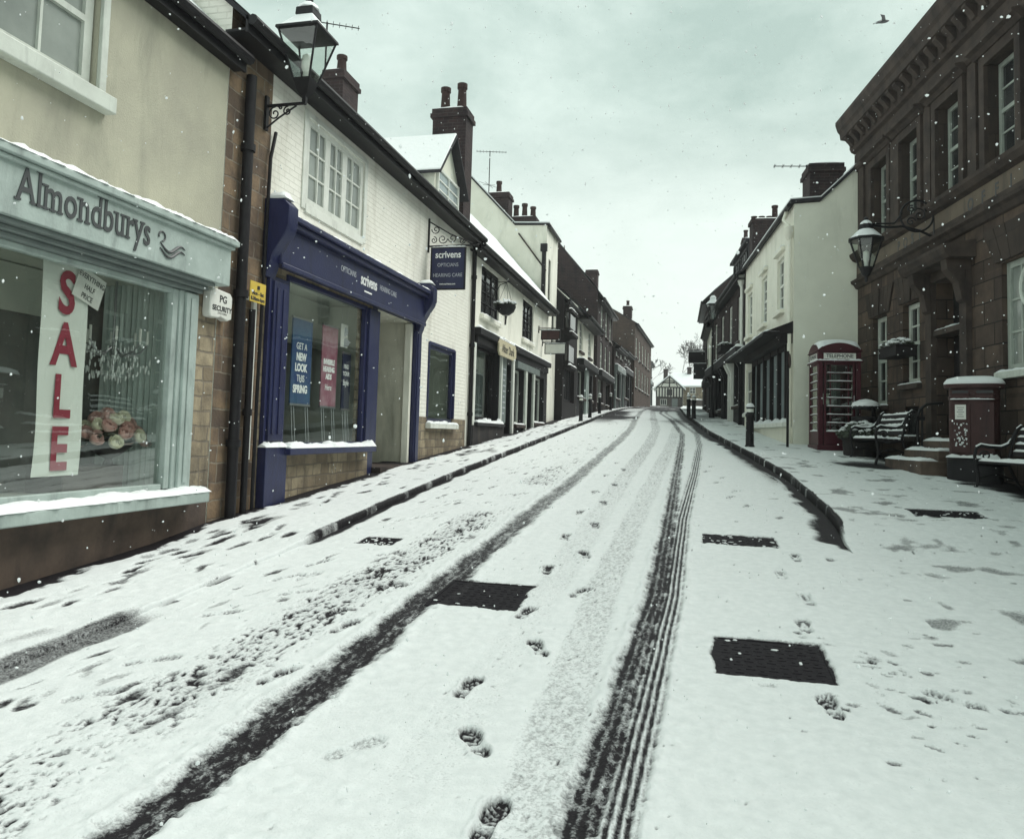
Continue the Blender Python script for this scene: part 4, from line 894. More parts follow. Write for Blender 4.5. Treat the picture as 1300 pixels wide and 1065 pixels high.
def lantern(label, fr, s, o, zb, h, w, arm, name='wall_lantern', sides=4, scroll_r=.10, big=False, group=None):
    """tapering glazed street lantern with a chimney top and snow on its hood, on a wrought wall bracket"""
    c = fr.pt(s, o, zb); t = thing(name, label, 'street lamp', tuple(fr.pt(s, 0, arm)), group)
    rz = math.atan2(fr.d.y, fr.d.x) + math.pi / sides if sides == 4 else .2
    z1 = h * .16; z2 = h * .60; r1 = w * .26; r2 = w * .60
    b = MB().lathe(c, [(.02, -.10), (.035, -.05), (.03, 0), (r1 * .6, .04), (r1, z1 * .9), (r1 * 1.05, z1)], max(sides, 8) if sides > 4 else 4, rz=rz)
    b.lathe(c, [(r2 * 1.0, z2), (r2 * 1.12, z2 + .015), (r2 * 1.10, z2 + .045), (r2 * .9, z2 + .06), (r2 * .42, z2 + h * .17), (r2 * .40, z2 + h * .19), (r2 * .46, z2 + h * .20), (r2 * .44, z2 + h * .27), (r2 * .30, z2 + h * .30), (r2 * .14, z2 + h * .34), (r2 * .12, z2 + h * .37), (r2 * .16, z2 + h * .385), (.004, z2 + h * .42)], sides, rz=rz)
    for i in range(sides):
        a = rz + 2 * math.pi * i / sides; d = Vector((math.cos(a), math.sin(a), 0)); b.tube([c + d * r1 + Vector((0, 0, z1)), c + d * r2 + Vector((0, 0, z2 + .01))], .013, 6)
    b.build('frame', 'black_metal', t)
    MB().lathe(c, [(r1 * .97, z1), (r2 * .97, z2)], sides, rz=rz, open_=True).build('pane', 'lantern_glass', t, smooth=False)
    MB().lathe(c, [(.04, z1), (.035, z1 + .1), (.06, z1 + .16), (.05, z1 + .30), (.01, z1 + .33)], 10).build('lamp', 'white_plastic', t)
    q = MB().lathe(c, [(r2 * 1.0, z2 + .055), (r2 * .86, z2 + .10), (r2 * .55, z2 + h * .165), (r2 * .41, z2 + h * .20)], sides, rz=rz)
    q.lathe(c, [(r2 * .40, z2 + h * .275), (r2 * .34, z2 + h * .31), (r2 * .16, z2 + h * .35)], 8); q.build('snow', 'snow', t, bev=.01)
    P = lambda x, y: fr.pt(s, x, y)
    b = MB().box(fr, s - .03, s + .03, .003, .035, arm - .30, arm + .12)
    if not big:
        b.tube([P(.02, arm), P(o + .02, arm)], .02, 8).tube([P(o, arm), P(o, zb)], .02, 8)
        for cx, cy, r, a0, sg in ((.13, arm - .10, .085, 1.5, 1), (.30, arm - .08, .06, 1.5, 1), (.20, arm - .03, .03, 3, -1)): b.tube([P(x, y) for x, y in scroll(cx, cy, r, 1.3, a0, sg)], .009, 6)
        b.tube([P(.03, arm - .27), P(.18, arm - .16), P(o * .8, arm - .02)], .011, 6)
    else:
        R_ = .30
        b.tube([P(.34 + R_ * math.cos(a * .21), arm + .16 + R_ * math.sin(a * .21)) for a in range(31)], .02, 8)
        for cx, cy, r, a0, sg in ((.30, arm + .18, .15, 0, 1), (.45, arm + .05, .09, 3, -1), (.16, arm + .30, .07, 1, 1), (.44, arm + .30, .07, 2, -1)): b.tube([P(x, y) for x, y in scroll(cx, cy, r, 1.3, a0, sg)], .013, 6)
        b.tube([P(.02, arm - .25), P(.3, arm - .12), P(.6, arm - .04), P(.85, arm - .06), P(o, arm - .02)], .024, 8).tube([P(.60, arm + .22), P(.75, arm + .02), P(o, arm + .0)], .018, 8)
        b.tube([P(o, arm), P(o, zb + h * .9)], .02, 8)
    b.build('bracket', 'black_metal', t)
    return t
lantern('four sided black iron lantern with snowy top above the navy shop corner', FL, 8.18, .52, 5.54, 1.22, .58, 5.46, group=None)

# ------------------------------------------------------------------ low white house with a dark shop front
def dark_holes(): return []
h3 = house('bookshop_house', 'low white house with dark shop front and dark upstairs windows', FL, 17.01, 27.0, 6.22, 8.35, 1.9, 4.6, 'white_wall', [], s_over=.05, snow=.09,
    front_parts=[(17.01, 26.99, 4.06, 6.22, 'white_wall', [(18.02, 19.82, 4.46, 5.72, .12), (22.72, 24.35, 4.46, 5.70, .12)]), (17.01, 17.55, .4, 4.06, 'white_wall', []),
                 (17.55, 26.99, .4, 4.06, 'dark_shop', [(17.75, 20.0, 1.86, 3.72, .3), (20.75, 21.35, .4, 3.5, .5), (21.95, 23.1, 1.8, 3.5, .25), (23.45, 24.3, .4, 3.5, .6), (24.6, 26.4, 1.9, 3.5, .3)])])
window(h3, FL, 18.04, 19.80, 4.48, 5.70, -.09, 3, 4, 'dark_shop', 'pane_dark', .06, .03, sill=.10, sillm='white_wall')
window(h3, FL, 22.74, 24.33, 4.48, 5.68, -.09, 3, 4, 'dark_shop', 'pane_dark', .06, .03, sill=.08, sillm='white_wall')
MB().box(FL, 17.55, 26.9, .003, .16, 3.92, 4.08).box(FL, 17.6, 26.85, .003, .07, 3.72, 3.90).build('fascia', 'dark_shop', h3, bev=.008)
MB().cap(FL, 17.56, 26.88, .0, .15, 4.08, .05).build('snow', 'snow', h3.children[-1])
MB().box(FL, 17.3, 20.3, .003, .10, .5, 1.74).build('stall_riser', 'dark_plinth', h3, bev=.01)
w = window(h3, FL, 17.77, 19.98, 1.90, 3.70, -.2, 1, 1, 'dark_shop', 'shop_glass', .06, .03)
MB().box(FL, 17.5, 20.25, .003, .16, 1.745, 1.82).build('sill', 'dark_shop', w); MB().cap(FL, 17.6, 20.15, .0, .15, 1.82, .07, jit=.6).build('sill_snow', 'snow', w)
b = MB(); k = 0; n = 50
for i in range(n + 1):
    q = 17.7 + 2.4 * i / n; o = -.48 + .05 * math.sin(i * 1.9) + .02 * math.sin(i * 5.1); b.v += [FL.pt(q, o, 1.86), FL.pt(q, o, 3.75)]
for i in range(n): b.f.append([2 * i, 2 * i + 2, 2 * i + 3, 2 * i + 1])
b.build('curtain', 'mint_dark', w)
MB().box(FL, 17.6, 20.1, -.7, -.66, 1.7, 3.9).build('interior', 'interior_dark', w)
window(h3, FL, 21.97, 23.08, 1.85, 3.48, -.2, 1, 1, 'green_white', 'pane_dark', .07, .03, sill=.1)
window(h3, FL, 24.62, 26.38, 1.95, 3.48, -.2, 2, 1, 'green_white', 'pane_dark', .06, .03, sill=.1)
for s0, s1, m_ in ((17.38, 17.54, 'white_paint'), (20.05, 20.16, 'white_paint'), (21.42, 21.6, 'white_paint'), (23.15, 23.4, 'green_white'), (24.33, 24.56, 'green_white')):
    MB().box(FL, s0, s1, .003, .07, 1.75 if s0 < 18 else 1.5, 3.70).build('pilaster', m_, h3, bev=.006)
for s0, s1 in ((20.75, 21.35), (23.45, 24.3)):
    d_ = MB().box(FL, s0, s1, -.46, -.42, .6, 3.5).build('door', 'dark_shop', h3); MB().box(FL, s0 + .12, s1 - .12, -.418, -.41, 2.2, 3.2).build('pane', 'pane_dark', d_); MB().box(FL, s1 - .12, s1 - .06, -.41, -.36, 2.0, 2.1).build('handle', 'grey_metal', d_)
pn = MB().box(FL, 20.22, 20.70, .003, .05, 1.85, 3.66).build('notice_panel', 'mint_dark', h3, bev=.02)
b = MB()
for i in range(9): b.box(FL, 20.30, 20.30 + .32 * (.6 + .4 * math.sin(i * 2.1) ** 2), .051, .054, 2.1 + .15 * i, 2.14 + .15 * i)
b.build('notices', 'lettering_dim', pn)
MB().box(FL, 21.9, 25.2, .003, .09, 3.50, 3.70).build('sign_board', 'mint_dark', h3, bev=.006)
downpipe(h3, FL, [FL.pt(17.18, .06, 6.0), FL.pt(17.18, .06, 1.2)], .05)
MB().tube([FL.pt(20.45, .03, 4.55), FL.pt(20.5, .03, 4.72), FL.pt(20.38, .03, 4.86)], .022, 6).tube([FL.pt(20.5, .03, 4.72), FL.pt(20.68, .03, 4.90)], .022, 6).build('wall_tie', 'black_metal', h3)
t = thing('shop_plaque', 'pale shaped wooden plaque with dark gothic lettering over the dark shop window', 'sign', tuple(FL.pt(20.1, .17, 3.55)))
sh = [(-.98, -.10), (-.90, -.16), (-.86, -.21), (.86, -.21), (.90, -.16), (.98, -.10), (.98, .10), (.90, .16), (.86, .21), (-.86, .21), (-.90, .16), (-.98, .10)]
MB().prism([FL.pt(20.12 + x, .165, 3.80 + y) for x, y in sh], FL.n * .05).build('board', 'gold_wood', t, bev=.008)
text('After Dark', .31, 'lettering', 'ink', t, on(FL, 20.12, .217, 3.79), fat=.001, sx=1.0, ext=.002)
MB().cap(FL, 19.3, 20.95, .16, .21, 4.02, .03).build('snow', 'snow', t)
def flower_basket(label, fr, s, o, z, r, group, bracket=True, cat='flower basket', trough=0):
    t = thing('flower_basket', label, cat, tuple(fr.pt(s, o, z)), group); rr = random.Random(int(s * 91 + z))
    P = lambda x, y: fr.pt(s, x, y)
    if not trough:
        MB().lathe(fr.pt(s, o, z), [(r * .35, -r * .9), (r * .8, -r * .55), (r * 1.0, -.02), (r * .96, .02)], 14).build('bowl', 'black_metal', t)
        b = MB().box(fr, s - .02, s + .02, .003, .03, z + .1, z + .75).tube([P(.02, z + .62), P(o + .1, z + .62)], .012, 6).tube([P(.02, z + .15), P(o * .6, z + .55), P(o, z + .61)], .010, 6)
        b.tube([P(x, y) for x, y in scroll(.13, z + .52, .06, 1.2, 1.5, 1)], .008, 6)
        for a in range(3): b.tube([P(o, z + .61), fr.pt(s + r * .9 * math.cos(a * 2.1), o + r * .9 * math.sin(a * 2.1), z)], .005, 5)
        b.build('bracket', 'black_metal', t)
        rx = ry = r
    else:
        MB().box(fr, s - trough, s + trough, o - r, o + r, z - .22, z).box(fr, s - trough - .02, s + trough + .02, o - r - .015, o + r + .015, z - .03, z + .004).build('trough', 'black_timber', t, bev=.008)
        rx, ry = trough, r
    lf = MB(); sn = MB()
    for i in range(60 if not trough else 90):
        a = rr.uniform(0, 6.28); q = rr.random() ** .5 * 1.15; c = fr.pt(s + rx * q * math.cos(a), o + ry * q * math.sin(a), z + .04 + rr.uniform(-.06, .10) * (1.3 - q))
        lf.blob(c, .05, .04, .025, 5, 3, .3, rr)
        if rr.random() < .55: sn.blob(c + Vector((0, 0, .03)), .06, .055, .028, 6, 4, .25, rr)
    lf.build('plants', 'leaf_dark', t); sn.build('snow', 'snow', t)
    return t
flower_basket('snow topped hanging basket beside the white house upstairs window', FL, 18.9, .42, 4.80, .26, 'winter flower baskets')
hang_sign('hanging_sign', 'dark red board hanging at the far end of the white house', FL, 25.2, .12, .75, 5.02, 4.74, .6, 'post_red', [], plate=(.12, .05))
hang_sign('hanging_sign', 'white board hanging just below the dark red one', FL, 25.9, .12, .80, 4.66, 4.34, .68, 'white_plastic', [], plate=(.1, .05))

# ------------------------------------------------------------------ tall cream house
F4 = Fr(-5.25, 0)
t = thing('cream_house', 'tall cream house with a blank gable rising behind the low white house', 'house', (-5.6, 28.1, gz(28.1))); h4 = t
b = MB(); wall(b, F4, 27.05, 29.35, 1.2, 9.12, [(27.5, 27.95, 6.3, 8.0, .14), (28.4, 28.95, 4.6, 6.2, .14)], .14); b.build('wall', 'white_wall', h4, smooth=False)
for s in (27.05, 29.35):
    MB().poly([F4.pt(s, -.002, 1.2), F4.pt(s, -.002, 9.12), F4.pt(s, -1.2, 9.16), F4.pt(s, -4.2, 12.35), F4.pt(s, -8.2, 9), F4.pt(s, -8.2, 1.2)]).build('gable_wall', 'cream_wall', h4, smooth=False)
window(h4, F4, 27.5, 27.95, 6.3, 8.0, -.1, 1, 4, 'dark_shop', 'pane_dark', .04, .03); window(h4, F4, 28.4, 28.95, 4.6, 6.2, -.1, 1, 4, 'dark_shop', 'pane_dark', .05, .03)
r = MB(); q = MB()
pr = [(.10, 9.12), (-1.2, 9.17), (-4.2, 12.36)]
for (o0, z0), (o1, z1) in zip(pr[:-1], pr[1:]):
    for bl, dz, tt, e in ((r, 0, .07, .06), (q, .072, .05, .03)):
        bl.hexa([F4.pt(27.05 - e, o0, z0 + dz), F4.pt(29.34, o0, z0 + dz), F4.pt(29.34, o1, z1 + dz), F4.pt(27.05 - e, o1, z1 + dz), F4.pt(27.05 - e, o0, z0 + dz + tt), F4.pt(29.34, o0, z0 + dz + tt), F4.pt(29.34, o1, z1 + dz + tt), F4.pt(27.05 - e, o1, z1 + dz + tt)])
rf = r.build('roof', 'slate', h4, smooth=False); q.build('snow', 'snow', rf)
MB().tube([F4.pt(27.02, -1.05, 8.85), F4.pt(27.02, .0, 7.45)], .03, 6).build('flashing', 'stone_trim', h4)
b = MB().tube([F4.pt(26.98, -.08, 8.2), F4.pt(26.98, -.08, 6.3)], .075, 8).box(F4, 26.9, 27.04, -.2, .04, 8.15, 8.42); b.build('drainpipe', 'black_metal', h4)
MB().tube([F4.pt(27.0, .1, 9.08), F4.pt(29.3, .1, 9.08)], .06, 8).build('gutter', 'black_metal', h4)
FX = Fr(-5.1, 0)
chimney(h4, FX, 29.6, 30.3, -3.25, -2.25, 9.0, 11.25, 'brick_dark', 1, pot_h=.55)
chimney(h4, FX, 29.7, 30.4, -2.2, -1.15, 8.6, 10.25, 'brick_dark', 3, pot_h=.55)
aerial('tv_aerial', 'tall mast aerial with a second cross antenna behind the blank cream gable', (-8.35, 30.2, 10.6), 2.6, .25, 10, 1.25, True)

# ------------------------------------------------------------------ the dark row further up on the left
F5 = Fr(-4.95, 0)
# timber shop with stacked bays
h5 = house('timber_shop', 'dark timbered shop with snow lined bay windows above', F5, 29.4, 33.0, 6.9, 9.2, 2.6, 6.5, 'black_timber', [(29.9, 32.4, 2.9, 4.4, .25)], rm='slate', cat='shop', ov=.15)
for i, (z, pj) in enumerate(((4.15, .30), (5.45, .34), (6.35, .30))):
    b = MB().box(F5, 29.45, 31.0, .003, pj, z, z + .12).box(F5, 29.55, 30.9, .003, pj - .12, z + .12, z + 1.0 if i < 2 else z + .5).build('bay', 'black_timber', h5, bev=.006)
    MB().cap(F5, 29.45, 31.0, pj - .13, pj + .01, z + .12, .05).build('snow', 'snow', b)
    if i < 2:
        q = MB()
        for j in range(4): q.box(F5, 29.60 + j * .32, 29.88 + j * .32, pj - .118, pj - .11, z + .3, z + .92)
        q.box(F5, 29.535, 29.548, .05, pj - .16, z + .3, z + .92); q.build('pane', 'pane_dark', b)
window(h5, F5, 29.92, 32.38, 2.95, 4.38, -.2, 4, 1, 'dark_shop', 'pane_dark', .06, .05)
# cream house under a low eave
h6 = house('eaves_house', 'narrow cream fronted house under a deep dark eave beside the timbered shop', F5, 33.02, 38.6, 7.15, 10.0, 3.2, 7, 'cream_wall', [], cat='house', ov=.5,
    front_parts=[(33.02, 38.59, 4.9, 7.15, 'cream_wall', [(33.6, 34.7, 5.3, 6.6, .12), (36.6, 37.6, 5.3, 6.6, .12)]), (33.02, 38.59, 1.5, 4.9, 'dark_shop', [(33.4, 35.4, 3.2, 4.5, .25), (36.4, 38.2, 3.3, 4.5, .25)])])
for a, c in ((33.6, 34.7), (36.6, 37.6)): window(h6, F5, a, c, 5.3, 6.6, -.1, 2, 4, 'white_paint', 'pane_dark', .06, .03, sill=.1)
for a, c in ((33.4, 35.4), (36.4, 38.2)): window(h6, F5, a, c, 3.25, 4.48, -.2, 2, 1, 'green_white', 'pane_dark', .06, .05, sill=.12)
MB().box(F5, 33.1, 38.5, .003, .3, 4.62, 4.9).build('fascia', 'dark_shop', h6); MB().cap(F5, 33.1, 38.5, .0, .3, 4.9, .06).build('snow', 'snow', h6.children[-1])
MB().box(F5, 35.5, 35.9, .003, .1, 2.5, 4.6).box(F5, 36.1, 36.35, .003, .1, 2.5, 4.6).build('pilaster', 'mint_paint', h6)
# tall brick house with snowy roof
F7 = Fr(-4.9, 0)
def brick_front(h, fr, s0, n, pitch, w, zs, wm='white_paint'):
    pass
holes = [(41.0 + i * 2.2, 42.0 + i * 2.2, z, z + 1.5, .12) for i in range(3) for z in (5.1, 7.1)]
h7 = house('brick_house', 'tall dark brick house with steep snowy roof on the left row', F7, 39.6, 47.0, 9.0, 12.6, 3.0, 6.5, 'brick_dark', holes + [(40.2, 42.6, 3.3, 4.6, .25), (44.0, 46.2, 3.3, 4.6, .25)], snow=.08)
for hh in holes: window(h7, F7, *hh[:4], -.1, 2, 4, 'white_paint', 'pane_dark', .07, .03, True, sill=.1)
window(h7, F7, 40.2, 42.6, 3.3, 4.6, -.2, 3, 1, 'green_white', 'pane_dark', .06, .05, sill=.12); window(h7, F7, 44.0, 46.2, 3.3, 4.6, -.2, 3, 1, 'dark_shop', 'pane_dark', .06, .05, sill=.12)
MB().box(F7, 40, 46.6, .003, .25, 4.7, 5.0).build('fascia', 'dark_shop', h7); MB().cap(F7, 40, 46.6, 0, .25, 5.0, .06).build('snow', 'snow', h7.children[-1])
MB().lathe(F7.pt(46.4, -3.0, 12.6), [(.1, 0), (.14, .2), (.05, .35), (.02, .6)], 8).build('finial', 'terracotta', h7)
chimney(h7, F7, 46.2, 46.9, -1.6, -.9, 10.0, 11.6, 'brick_dark', 0)
# low row of small shops
F8 = Fr(-4.75, 47.02, -1.6)
def small_shop(label, fr, s0, s1, zg, ze, zr, wm, sm, fas, nw, snowy=True, cat='shop', wind='white_paint'):
    mid = zg + 2.75; hs = []
    for i in range(nw): c = s0 + (s1 - s0) * (i + .5) / nw; hs.append((c - .42, c + .42, mid + .55, min(ze - .35, mid + 1.9), .1))
    sh = [(s0 + .35, s0 + (s1 - s0) * .56, zg + .7, zg + 2.3, .22), (s0 + (s1 - s0) * .66, s0 + (s1 - s0) * .66 + .85, zg - .3, zg + 2.2, .35)]
    h = house('row_shop', label, fr, s0, s1, ze, zr, 2.8, 6.5, wm, [], cat=cat, front_parts=[(s0, s1 - .006, mid, ze, wm, hs), (s0, s1 - .006, zg - .8, mid, sm, sh)])
    for q in hs: window(h, fr, *q[:4], -.08, 2, 4, wind, 'pane_dark', .07, .03, True, sill=.09)
    window(h, fr, *sh[0][:4], -.18, 3, 1, 'green_white', 'pane_dark', .06, .05, sill=.12)
    a, c, e, g = sh[1][:4]; d_ = MB().box(fr, a, c, -.33, -.29, e, g).build('door', 'dark_shop', h); MB().box(fr, a + .15, c - .15, -.288, -.28, zg + 1.1, zg + 2.0).build('pane', 'pane_dark', d_)
    f = MB().box(fr, s0 + .1, s1 - .1, .003, .22, mid - .38, mid - .02).build('fascia', fas, h)
    MB().cap(fr, s0 + .1, s1 - .1, .0, .22, mid - .02, .06).build('snow', 'snow', f)
    for q in (s0 + .15, s0 + (s1 - s0) * .6, s1 - .3): MB().box(fr, q, q + .16, .003, .1, zg - .1, mid - .4).build('pilaster', fas, h)
    return h
small_shop('pale fronted small shop at the foot of the long brick gable, nearer one', F8, 0, 4.6, 3.2, 7.2, 9.2, 'brick_dark', 'dark_shop', 'mint_dark', 2)
small_shop('dark brick small shop next to the long brick gable, farther one', F8, 4.62, 9.4, 3.45, 7.35, 9.0, 'brick_dark', 'dark_shop', 'dark_shop', 2)
F9 = Fr(-4.25, 56.5, -1.6)
holes = [(.8 + i * 2.6, 1.9 + i * 2.6, z, z + 1.5, .12) for i in range(5) for z in (5.2, 7.4)]
h9 = house('gable_house', 'long brown brick house with a broad blank gable facing down the street', F9, 0, 14.5, 9.85, 12.9, 5.2, 9.5, 'brick_brown', holes, gm='brick_brown', snow=.03, ov=.18)
for hh in holes: window(h9, F9, *hh[:4], -.1, 2, 4, 'white_paint', 'pane_dark', .07, .03, True, sill=.1)
chimney(h9, F9, .1, .8, -.9, -.3, 9.5, 11.1, 'brick_dark', 1)
chimney(h9, F9, .1, .9, -5.9, -4.7, 12.0, 13.9, 'brick_dark', 2)
small_shop('far pale house past the long brick building on the left', Fr(-4.25, 71.2, 0), 0, 7, 4.35, 8.7, 10.6, 'white_wall', 'dark_shop', 'mint_dark', 3, cat='house')
small_shop('last dark house at the top of the left row', Fr(-4.45, 78.3, 0), 0, 6, 4.6, 9.3, 11.5, 'brick_dark', 'dark_shop', 'dark_shop', 3, cat='house')

# ------------------------------------------------------------------ half-timbered house closing the street
g0 = gz(110)
t = thing('timbered_house', 'black and white half timbered gabled house closing the far end of the street', 'house', (-3.2, 110, g0)); hT = t
FT = Fr(-5.2, 110, -90)      # s runs to +X, o towards the camera
P = FT.pt; g = g0
MB().poly([P(0, 0, g - .5), P(3.7, 0, g - .5), P(3.7, 0, g + 1.3), P(0, 0, g + 1.3)]).build('wall', 'stone_trim', hT, smooth=False)
MB().poly([P(0, .25, g + 1.3), P(3.7, .25, g + 1.3), P(3.7, .25, g + 2.75), P(1.85, .25, g + 4.35), P(0, .25, g + 2.75)]).poly([P(0, .25, g + 1.3), P(3.7, .25, g + 1.3), P(3.7, 0, g + 1.3), P(0, 0, g + 1.3)]).build('wall', 'half_timber_plaster', hT, smooth=False)
for s in (0, 3.7): MB().poly([P(s, .25, g + 1.3), P(s, .25, g + 2.75), P(s, -6, g + 2.75), P(s, -6, g - .5), P(s, 0, g - .5), P(s, 0, g + 1.3)]).build('wall', 'half_timber_plaster', hT, smooth=False)
b = MB()
def beam(x0, z0, x1, z1, w=.17):
    d = Vector((x1 - x0, z1 - z0)).normalized() * w / 2; n_ = Vector((-d.y, d.x))
    b.prism([P(x0 + n_.x, .25, g + z0 + n_.y), P(x1 + n_.x, .25, g + z1 + n_.y), P(x1 - n_.x, .25, g + z1 - n_.y), P(x0 - n_.x, .25, g + z0 - n_.y)], FT.n * .05)
for i in range(10): beam(.08 + i * 3.54 / 9, 1.3, .08 + i * 3.54 / 9, 2.72)
beam(0, 1.36, 3.7, 1.36, .16); beam(0, 2.75, 3.7, 2.75, .16); beam(0, 2.7, 1.85, 4.3, .15); beam(3.7, 2.7, 1.85, 4.3, .15); beam(1.85, 2.75, 1.85, 4.3); beam(.9, 3.4, 2.8, 3.4)
for sg in (-1, 1):
    for i in range(5):
        a0, a1 = i * .3, i * .3 + .3; beam(1.85 + sg * (1.1 * math.cos(a0)), 2.75 + .95 * math.sin(a0), 1.85 + sg * (1.1 * math.cos(a1)), 2.75 + .95 * math.sin(a1), .1)
b.build('timber_frame', 'black_timber', hT, smooth=False)
window(hT, FT, 1.5, 2.25, g + 1.6, g + 2.5, .26, 3, 2, 'black_timber', 'pane_dark', .05, .03); window(hT, FT, .6, 1.5, g + .3, g + 1.1, .01, 3, 1, 'white_paint', 'pane_dark', .05, .03); MB().box(FT, 2.2, 3.0, .003, .05, g - .2, g + 1.2).build('door', 'mint_dark', hT)
r = MB()
for sg in (-1, 1):
    r.hexa([P(1.85, .5, g + 4.38), P(1.85 + sg * 2.25, .5, g + 2.43), P(1.85 + sg * 2.25, -6.2, g + 2.43), P(1.85, -6.2, g + 4.38), P(1.85, .5, g + 4.55), P(1.85 + sg * 2.25, .5, g + 2.6), P(1.85 + sg * 2.25, -6.2, g + 2.6), P(1.85, -6.2, g + 4.55)])
r.build('roof', 'snow', hT, smooth=False)
chimney(hT, FT, .9, 1.5, -3.3, -2.6, g + 3.2, g + 5.6, 'brick_dark', 1, pot_h=.3)
t = thing('stone_house', 'low stone house with broad snowy roof right of the half timbered gable', 'house', (.4, 112, g0)); hS = t
hs = [(4.6, 5.4, g + 2.0, g + 2.9, .1), (6.6, 7.5, g + 2.0, g + 2.9, .1), (5.0, 6.0, g + .3, g + 1.2, .1)]
b = MB(); wall(b, FT, 3.72, 9.0, g - .5, g + 3.1, hs, .1, -1.5); b.build('wall', 'rubble_pale', hS, smooth=False)
for q in hs: window(hS, FT, *q[:4], -1.58, 2, 2, 'white_paint', 'pane_dark', .06, .04)
MB().hexa([P(2.2, -1.1, g + 2.95), P(9.4, -1.1, g + 2.95), P(9.4, -4.6, g + 5.0), P(2.2, -4.6, g + 5.0), P(2.2, -1.1, g + 3.15), P(9.4, -1.1, g + 3.15), P(9.4, -4.6, g + 5.2), P(2.2, -4.6, g + 5.2)]).build('roof', 'snow', hS, smooth=False)
MB().poly([P(9.0, -1.5, g - .5), P(9.0, -1.5, g + 3.1), P(9.0, -4.6, g + 5), P(9.0, -8, g + 3), P(9, -8, g - .5)]).build('gable_wall', 'rubble_pale', hS, smooth=False)
chimney(hS, FT, 4.2, 4.8, -4.8, -4.2, g + 4.4, g + 6.0, 'brick_dark', 0)
t = thing('garden_wall', 'low pale stone wall in front of the far stone house', 'wall', (1.0, 108, g0))
MB().box(FT, 4.4, 12, 1.6, 2.0, g - .6, g + 1.0).build('wall', 'stone_trim', t); MB().cap(FT, 4.4, 12, 1.58, 2.02, g + 1.0, .1, step=.2).build('snow', 'snow', t)

# ------------------------------------------------------------------ bare trees
def tree(label, x, y, h, seed, spread=.5, tm='bark_far', depth=6, lean=0.0, r=.26, trunk=.30):
    rr = random.Random(seed); t = thing('bare_tree', label, 'tree', (x, y, gz(y)), 'bare trees beyond the roofs')
    tb = MB(); cb = MB()
    def grow(p, d, ln, rad, lv):
        k = 4 if lv > 2 else 3; pts = [p]; q = Vector(p); dd = d.copy()
        for i in range(k):
            dd = (dd + Vector((rr.uniform(-.16, .16), rr.uniform(-.16, .16), rr.uniform(-.02, .13)))).normalized(); q = q + dd * ln / k; pts.append(q.copy())
        rs = [max(rad * (1 - .42 * i / k), .022) for i in range(k + 1)]
        (tb if lv >= depth - 1 else cb).tube(pts, rs, 7 if lv > 3 else 4, False)
        if lv == 0: return
        n = rr.choice((2, 3, 3)) if lv > 1 else 3
        for j in range(n):
            a = rr.uniform(0, 6.28); o = dd.orthogonal().normalized(); o = Matrix.Rotation(a, 3, dd) @ o
            nd = (dd + o * rr.uniform(.35, .85) * (spread + .5)).normalized(); i0 = rr.choice((k, k, k - 1))
            grow(pts[i0], nd, ln * rr.uniform(.62, .82), rs[i0] * rr.uniform(.55, .72), lv - 1)
    grow(Vector((x, y, gz(y) - .3)), Vector((lean, 0, 1)).normalized(), h * trunk, r, depth)
    tb.build('trunk', tm, t); cb.build('crown', tm, t)
    return t
tree('largest bare spreading tree behind the right row', .9, 132, 17, 11, .6, 'bark_far', lean=-.08, r=.28)
tree('smaller bare tree behind the stone house roof', -1.9, 124, 12.5, 5, .5, 'bark', 6, r=.22)
tree('thin bare tree at the far end of the left row', -7.2, 124, 9.0, 21, .5, r=.16)

# ------------------------------------------------------------------ right row: cream corner shop
FC = Fr(2.35, 19.8, 4.9, 'R')
c = FC.pt(3.8, -.5, 0); hC = thing('corner_shop', 'cream rendered corner shop with blank gable and dark canopied bay window behind the phone box', 'shop', (c.x, c.y, gz(c.y)))
ups = [(1.2, 2.1, 5.0, 6.42, .14), (3.65, 4.55, 5.0, 6.42, .14), (6.3, 7.2, 5.0, 6.42, .14)]
b = MB(); wall(b, FC, 0, 7.7, .9, 7.42, ups + [(.3, 5.4, 2.05, 3.95, .2), (5.9, 7.4, 2.45, 3.9, .15)], .14); b.build('wall', 'cream_wall', hC, smooth=False)
for s in (0, 7.7):
    MB().poly([FC.pt(s, -.002, .9), FC.pt(s, -.002, 7.42), FC.pt(s, -.60, 7.46), FC.pt(s, -4.2, 10.95), FC.pt(s, -8.4, 7.4), FC.pt(s, -8.4, .9)]).build('gable_wall', 'cream_gable', hC, smooth=False)
r = MB(); q = MB()
pr = [(.10, 7.43), (-.62, 7.48), (-4.2, 10.96), (-8.5, 7.4)]
for (o0, z0), (o1, z1) in zip(pr[:-1], pr[1:]):
    for bl, dz, tt, e in ((r, 0, .09, .07), (q, .092, .04, .02)):
        bl.hexa([FC.pt(-e, o0, z0 + dz), FC.pt(7.69, o0, z0 + dz), FC.pt(7.69, o1, z1 + dz), FC.pt(-e, o1, z1 + dz), FC.pt(-e, o0, z0 + dz + tt), FC.pt(7.69, o0, z0 + dz + tt), FC.pt(7.69, o1, z1 + dz + tt), FC.pt(-e, o1, z1 + dz + tt)])
rf = r.build('roof', 'slate', hC, smooth=False); q.build('snow', 'snow', rf)
for u in ups:
    w = window(hC, FC, *u[:4], -.12, 2, 4, 'white_paint', 'pane_dark', .07, .03, True, sill=.12, sillm='cream_wall')
    MB().box(FC, u[0] - .12, u[1] + .12, .003, .10, u[3] + .12, u[3] + .22).build('hood', 'cream_wall', w, bev=.006); MB().cap(FC, u[0] - .12, u[1] + .12, 0, .10, u[3] + .22, .03).build('hood_snow', 'snow', w)
